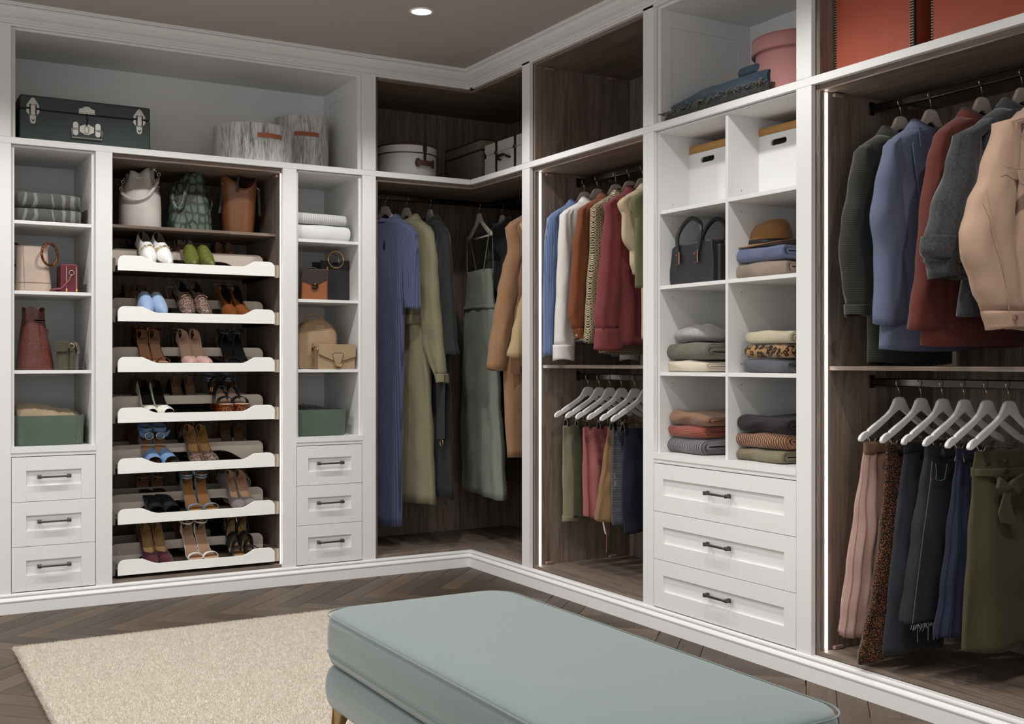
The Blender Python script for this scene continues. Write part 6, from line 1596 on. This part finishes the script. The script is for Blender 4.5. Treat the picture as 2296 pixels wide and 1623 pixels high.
P = [H.pt(1352, 1170, .02), H.pt(1356, 1190, .02), H.pt(1358, 1197, .02)]; obj('care_label', MB().tube([(x, .02, z) for x, z in P], .006, 6, flat=.15), plain('#d8d2c8', .7), e)
H = HR(LOWY1[4], ROD_LOW); hang_cloth('trousers', 'grey checked trousers beside the tan flared ones', 'trousers', H, glen(), [(1374,1418,958),(1373,1416,1060),(1373,1414,1150),(1374,1414,1175)], .03, 4, .006, 35, TG)
H = HR(LOWY1[5], ROD_LOW); hang_cloth('trousers', 'navy trousers beside the white stile', 'trousers', H, fabric('#181b2b', .95, 800, .85, .1), [(1401,1470,960),(1397,1470,1060),(1395,1470,1130),(1402,1470,1195)], .034, 4, .006, 36, TG)
LOWY2 = (-2.535, -2.623, -2.707, -2.788, -2.869, -2.945)
names2 = ('pleated pink skirt', 'brown print skirt', 'charcoal skirt', 'black denim skirt', 'navy pleated skirt', 'olive belted skirt')
for y, nm in zip(LOWY2, names2):
    H = HR(y, ROD_LOW); put_hanger(H.O, H.rz, 'white clip hanger holding the '+nm, True, True, group='white clip hangers')
SG = 'skirts in the bay'
H = HR(LOWY2[0], ROD_LOW); hang_cloth('skirt', 'pale pink pleated satin skirt with leather waistband', 'skirt', H, fabric('#a5857a', .98, 900, .42, .1), [(1938,2010,993),(1932,2008,1060),(1920,2006,1150),(1905,2004,1280),(1893,2000,1380),(1887,1998,1425)], .036, 13, .012, 41, SG, (leather('#7a5a48', .5), .035), xfold=.006, seg=104)
H = HR(LOWY2[1], ROD_LOW); hang_cloth('skirt', 'long brown and black print skirt', 'skirt', H, micro_leopard(), [(1987,2072,996),(1983,2075,1100),(1975,2080,1200),(1958,2085,1330),(1936,2092,1430),(1924,2098,1478)], .036, 5, .010, 42, SG, hem=.016)
H = HR(LOWY2[2], ROD_LOW); hang_cloth('skirt', 'charcoal long skirt with dark waistband', 'skirt', H, fabric('#27292f', .96, 800, .85, .1), [(2030,2118,994),(2018,2116,1100),(2008,2114,1200),(1995,2112,1350),(1983,2110,1466)], .036, 4, .007, 43, SG, (plain('#0f1013', .9), .03))
H = HR(LOWY2[3], ROD_LOW); dn = denim('#202124'); e, rw = hang_cloth('denim_skirt', 'washed black denim skirt with frayed hem', 'skirt', H, dn, [(2076,2168,1002),(2064,2168,1100),(2050,2168,1200),(2035,2168,1320),(2023,2168,1400)], .034, 3, .005, 44, SG, (dn, .034), p=2.8)
rnd = random.Random(9); fr = MB(); z, c, w = rw[-1]
for k in range(70):
    x = c-w+2*w*k/70; L_ = rnd.choice((.008, .012, .02, .05)) if rnd.random() < .6 else .008
    fr.tube([(x, .030+rnd.uniform(-.004, .006), z+.004), (x+rnd.uniform(-.004, .004), .032+rnd.uniform(-.004, .004), z-L_*.5), (x+rnd.uniform(-.007, .007), .032, z-L_)], .0007, 4)
o = obj('frayed_hem', fr, plain('#8a8987', .9), e); o['kind'] = 'stuff'
SE = plain('#55555a', .8)
stitch(H, [(2090, 1034), (2085, 1090), (2070, 1200), (2055, 1320), (2046, 1398)], .038, e)
P = [(2098, 1040), (2100, 1064), (2098, 1074), (2108, 1078), (2118, 1074), (2124, 1040)]; stitch(H, P, .036, e)
x_, z_ = H.pt(2089, 1075, .038); obj('rivet', MB().sphere((x_, .038, z_), (.004, .002, .004), 10, 6), plain('#a9683f', .3, .8), e)
H = HR(LOWY2[4], ROD_LOW); hang_cloth('skirt', 'navy pleated skirt beside the olive belted one', 'skirt', H, fabric('#1d2135', .97, 800, .8, .15), [(2146,2230,1008),(2138,2230,1100),(2128,2228,1200),(2113,2226,1330),(2099,2224,1432)], .034, 12, .010, 45, SG, (fabric('#1b1f33', .97, 800), .03), xfold=.003, seg=90)
H = HR(LOWY2[5], ROD_LOW); m = fabric('#48442f', .96, 800, .85, .1); e, rw = hang_cloth('skirt', 'olive paperbag skirt with tied belt', 'skirt', H, m, [(2186,2330,1012),(2180,2335,1060),(2180,2340,1090),(2172,2350,1200),(2164,2352,1330),(2158,2352,1463)], .036, 5, .010, 46, SG)
SE = m
z_b = H.pt(2200, 1062, .03)[1]
rr = H.rows([(2183,2334,1050),(2183,2334,1070)]); obj('belt', MB().loft(drape(rr, .040, 4, 44, 2.2, 3, .002, 1, 0), False, False), m, e, smooth=True, solid=.004)
on_front(H, [(2236, 1068), (2258, 1085), (2262, 1078), (2290, 1060), (2300, 1075), (2278, 1110), (2264, 1096), (2252, 1100), (2230, 1095)], .046, e, 'bow', m, .012, .004)
on_front(H, [(2252, 1095), (2266, 1092), (2262, 1120), (2276, 1178), (2243, 1172), (2236, 1150)], .046, e, 'belt_tail', m, .006, .002)
for v in (1035, 1057):
    x_, z_ = H.pt(2254, v, .04); obj('button', MB().lathe([(.009, 0), (.009, .003), (.006, .004)], 18).xf(Matrix.Translation((x_, .043, z_)) @ Matrix.Rotation(R(-90), 4, 'X')), plain('#2c2716', .3), e, smooth=True, angle=40)
# ================================================================== rug and ottoman
def rug():
    x0, x1, y0, y1 = -2.232, -.62, -3.55, -.668
    e = empty('rug', ((x0+x1)/2, (y0+y1)/2, 0), 0, 'cream shaggy rug on the herringbone floor', 'rug')
    cx, cy = (x0+x1)/2, (y0+y1)/2
    t = NT('rug_wool'); v = t.coord(); n = t.noise(v, 420, 2, .7); n2 = t.noise(t.coord((2.2, 9, 1)), 1, 3, .6); n3 = t.noise(v, 900, 1, .5)
    c = t.mix(n, '#b1a694', '#e4dacb'); c = t.mix(t.math('MULTIPLY', n2, .45), c, '#cbbfb2'); c = t.mix(t.math('MULTIPLY', n3, .5), c, '#ece7df')
    t.base(c, .95, 0, .15, .3)
    RUG = t.m
    obj('rug_base', MB().box(x0-cx+.004, x1-cx-.004, y0-cy+.004, y1-cy-.004, .0005, .014), RUG, e, bevel=.004)
    # pile: bent tufts, denser towards the edges in view
    rng = np.random.default_rng(3); N = 420000
    xs = rng.uniform(x0, x1, N); ys = rng.uniform(-2.75, y1, N)
    M = 9000; ex = np.concatenate([np.full(M, x0)+rng.uniform(-.003, .006, M), rng.uniform(x0, x1, M)]); ey = np.concatenate([rng.uniform(-2.75, y1, M), np.full(M, y1)+rng.uniform(-.006, .003, M)])
    xs = np.concatenate([xs, ex]); ys = np.concatenate([ys, ey]); N = len(xs)
    edge = np.zeros(N, bool); edge[-2*M:] = True
    h = rng.uniform(.005, .009, N); zb = np.where(edge, rng.uniform(.001, .012, N), .0125)
    a = rng.uniform(0, 2*np.pi, N); wd = rng.uniform(.0008, .0014, N)
    lx = rng.normal(0, .003, N); ly = rng.normal(0, .003, N)
    lx = np.where(edge & (xs < x0+.008), lx-.006, lx); ly = np.where(edge & (ys > y1-.008), ly+.005, ly)
    P = np.empty((N, 3, 3)); P[:, 0, 0] = xs-np.cos(a)*wd-cx; P[:, 0, 1] = ys-np.sin(a)*wd-cy; P[:, 0, 2] = zb
    P[:, 1, 0] = xs+np.cos(a)*wd-cx; P[:, 1, 1] = ys+np.sin(a)*wd-cy; P[:, 1, 2] = zb
    P[:, 2, 0] = xs+lx-cx; P[:, 2, 1] = ys+ly-cy; P[:, 2, 2] = zb+h
    me = bpy.data.meshes.new('pile'); me.vertices.add(3*N); me.loops.add(3*N); me.polygons.add(N)
    me.vertices.foreach_set('co', P.ravel()); me.loops.foreach_set('vertex_index', np.arange(3*N)); me.polygons.foreach_set('loop_start', np.arange(0, 3*N, 3)); me.polygons.foreach_set('loop_total', np.full(N, 3))
    me.update(); me.validate(); me.materials.append(RUG); o = link('pile', me, None, e); o['kind'] = 'stuff'
rug()
def ottoman():
    X0, X1, Y0, Y1 = -1.712, -1.176, -3.675, -2.405; ZT, ZM, ZB = .432, .300, .195
    cx, cy = (X0+X1)/2, (Y0+Y1)/2; hx, hy = (X1-X0)/2, (Y1-Y0)/2; zr = .014
    e = empty('ottoman_bench', (cx, cy, 0), 0, 'long grey-green velvet bench with loose cushion top and brass legs', 'bench')
    t = NT('velvet_sage'); v = t.coord(); n = t.noise(v, 420, 3, .7); n2 = t.noise(v, 5, 4, .6, .6); n3 = t.noise(v, 150, 3, .7)
    c = t.mix(n2, '#616d6c', '#717b79'); c = t.mix(t.math('MULTIPLY', n, .6), c, '#87918d'); c = t.mix(t.math('MULTIPLY', n3, .4), c, '#4a5858')
    t.base(c, .85, 0, .2, .5); t.bump(t.math('ADD', n, t.math('MULTIPLY', n3, .6)), .4, .0008); V = t.m
    PIP = fabric('#4c5959', .93, 600)
    def rr(k, z, r=.075, dz=0): 
        P = []
        for i, (sx, sy, a0) in enumerate(((-1, -1, 180), (1, -1, 270), (1, 1, 0), (-1, 1, 90))):
            for q in range(9):
                a = R(a0+90*q/8); P.append((sx*(hx*1-r)+r*math.cos(a)+k*sx*0, sy*(hy-r)+r*math.sin(a), z))
        # inset by k, measured along the outward direction
        return [(x*(1-k/hx), y*(1-k/hy), z) for x, y, z in P]
    def cushion(z0, z1, ins, bulge, dome):
        rs = []; n_ = 10
        for i in range(n_+1):
            f_ = i/n_; z = z0+(z1-z0)*f_; b = math.sin(math.pi*f_)**.6*bulge
            rs.append(rr(ins-b, z))
        top = [rr(ins+.004, z1+.004), rr(ins+.012, z1+.0072), rr(ins+.03, z1+.008+dome*.3), rr(ins+.10, z1+.008+dome*.8), rr(ins+.20, z1+.008+dome)]
        bot = [rr(ins+.05, z0-.001)]
        return MB().loft(bot+rs+top)
    obj('seat_cushion', cushion(ZM+.006, ZT-.010, .006, .008, .006), V, e, smooth=True)
    for z, nm in ((ZT-.009, 'top_piping'), (ZM+.032, 'lower_piping')):
        obj(nm, MB().tube(rr(-.001, z), .0021 if nm[0] == 't' else .0018, 8, True), V, e, smooth=True)
    obj('base', cushion(ZB+.004, ZM-.012, .004, .010, .0), V, e, smooth=True)
    for sx in (-1, 1):
        for sy in (-1, 1):
            x, y = sx*(hx-.045), sy*(hy-.045); z1, z0 = ZB+.003, zr
            # bracket leg: wide corner plate at the top sweeping down to a slim foot
            L1 = [(0, z1), (.085, z1), (.055, z1-.02), (.034, z1-.06), (.022, z0), (.002, z0), (-.004, z1-.06)]
            m = MB()
            for ax in 'xy':
                if ax == 'x': m.add(*((lambda P: (P, None))(None) if False else MB().prism([(x+sx*.02-sx*a, b) for a, b in L1], y+sy*.014, y+sy*.020, 'y').__dict__.values()))
                else: m.add(*MB().prism([(y+sy*.02-sy*a, b) for a, b in L1], x+sx*.014, x+sx*.020, 'x').__dict__.values())
            obj('leg', m, BRASS, e, bevel=.001)
ottoman()
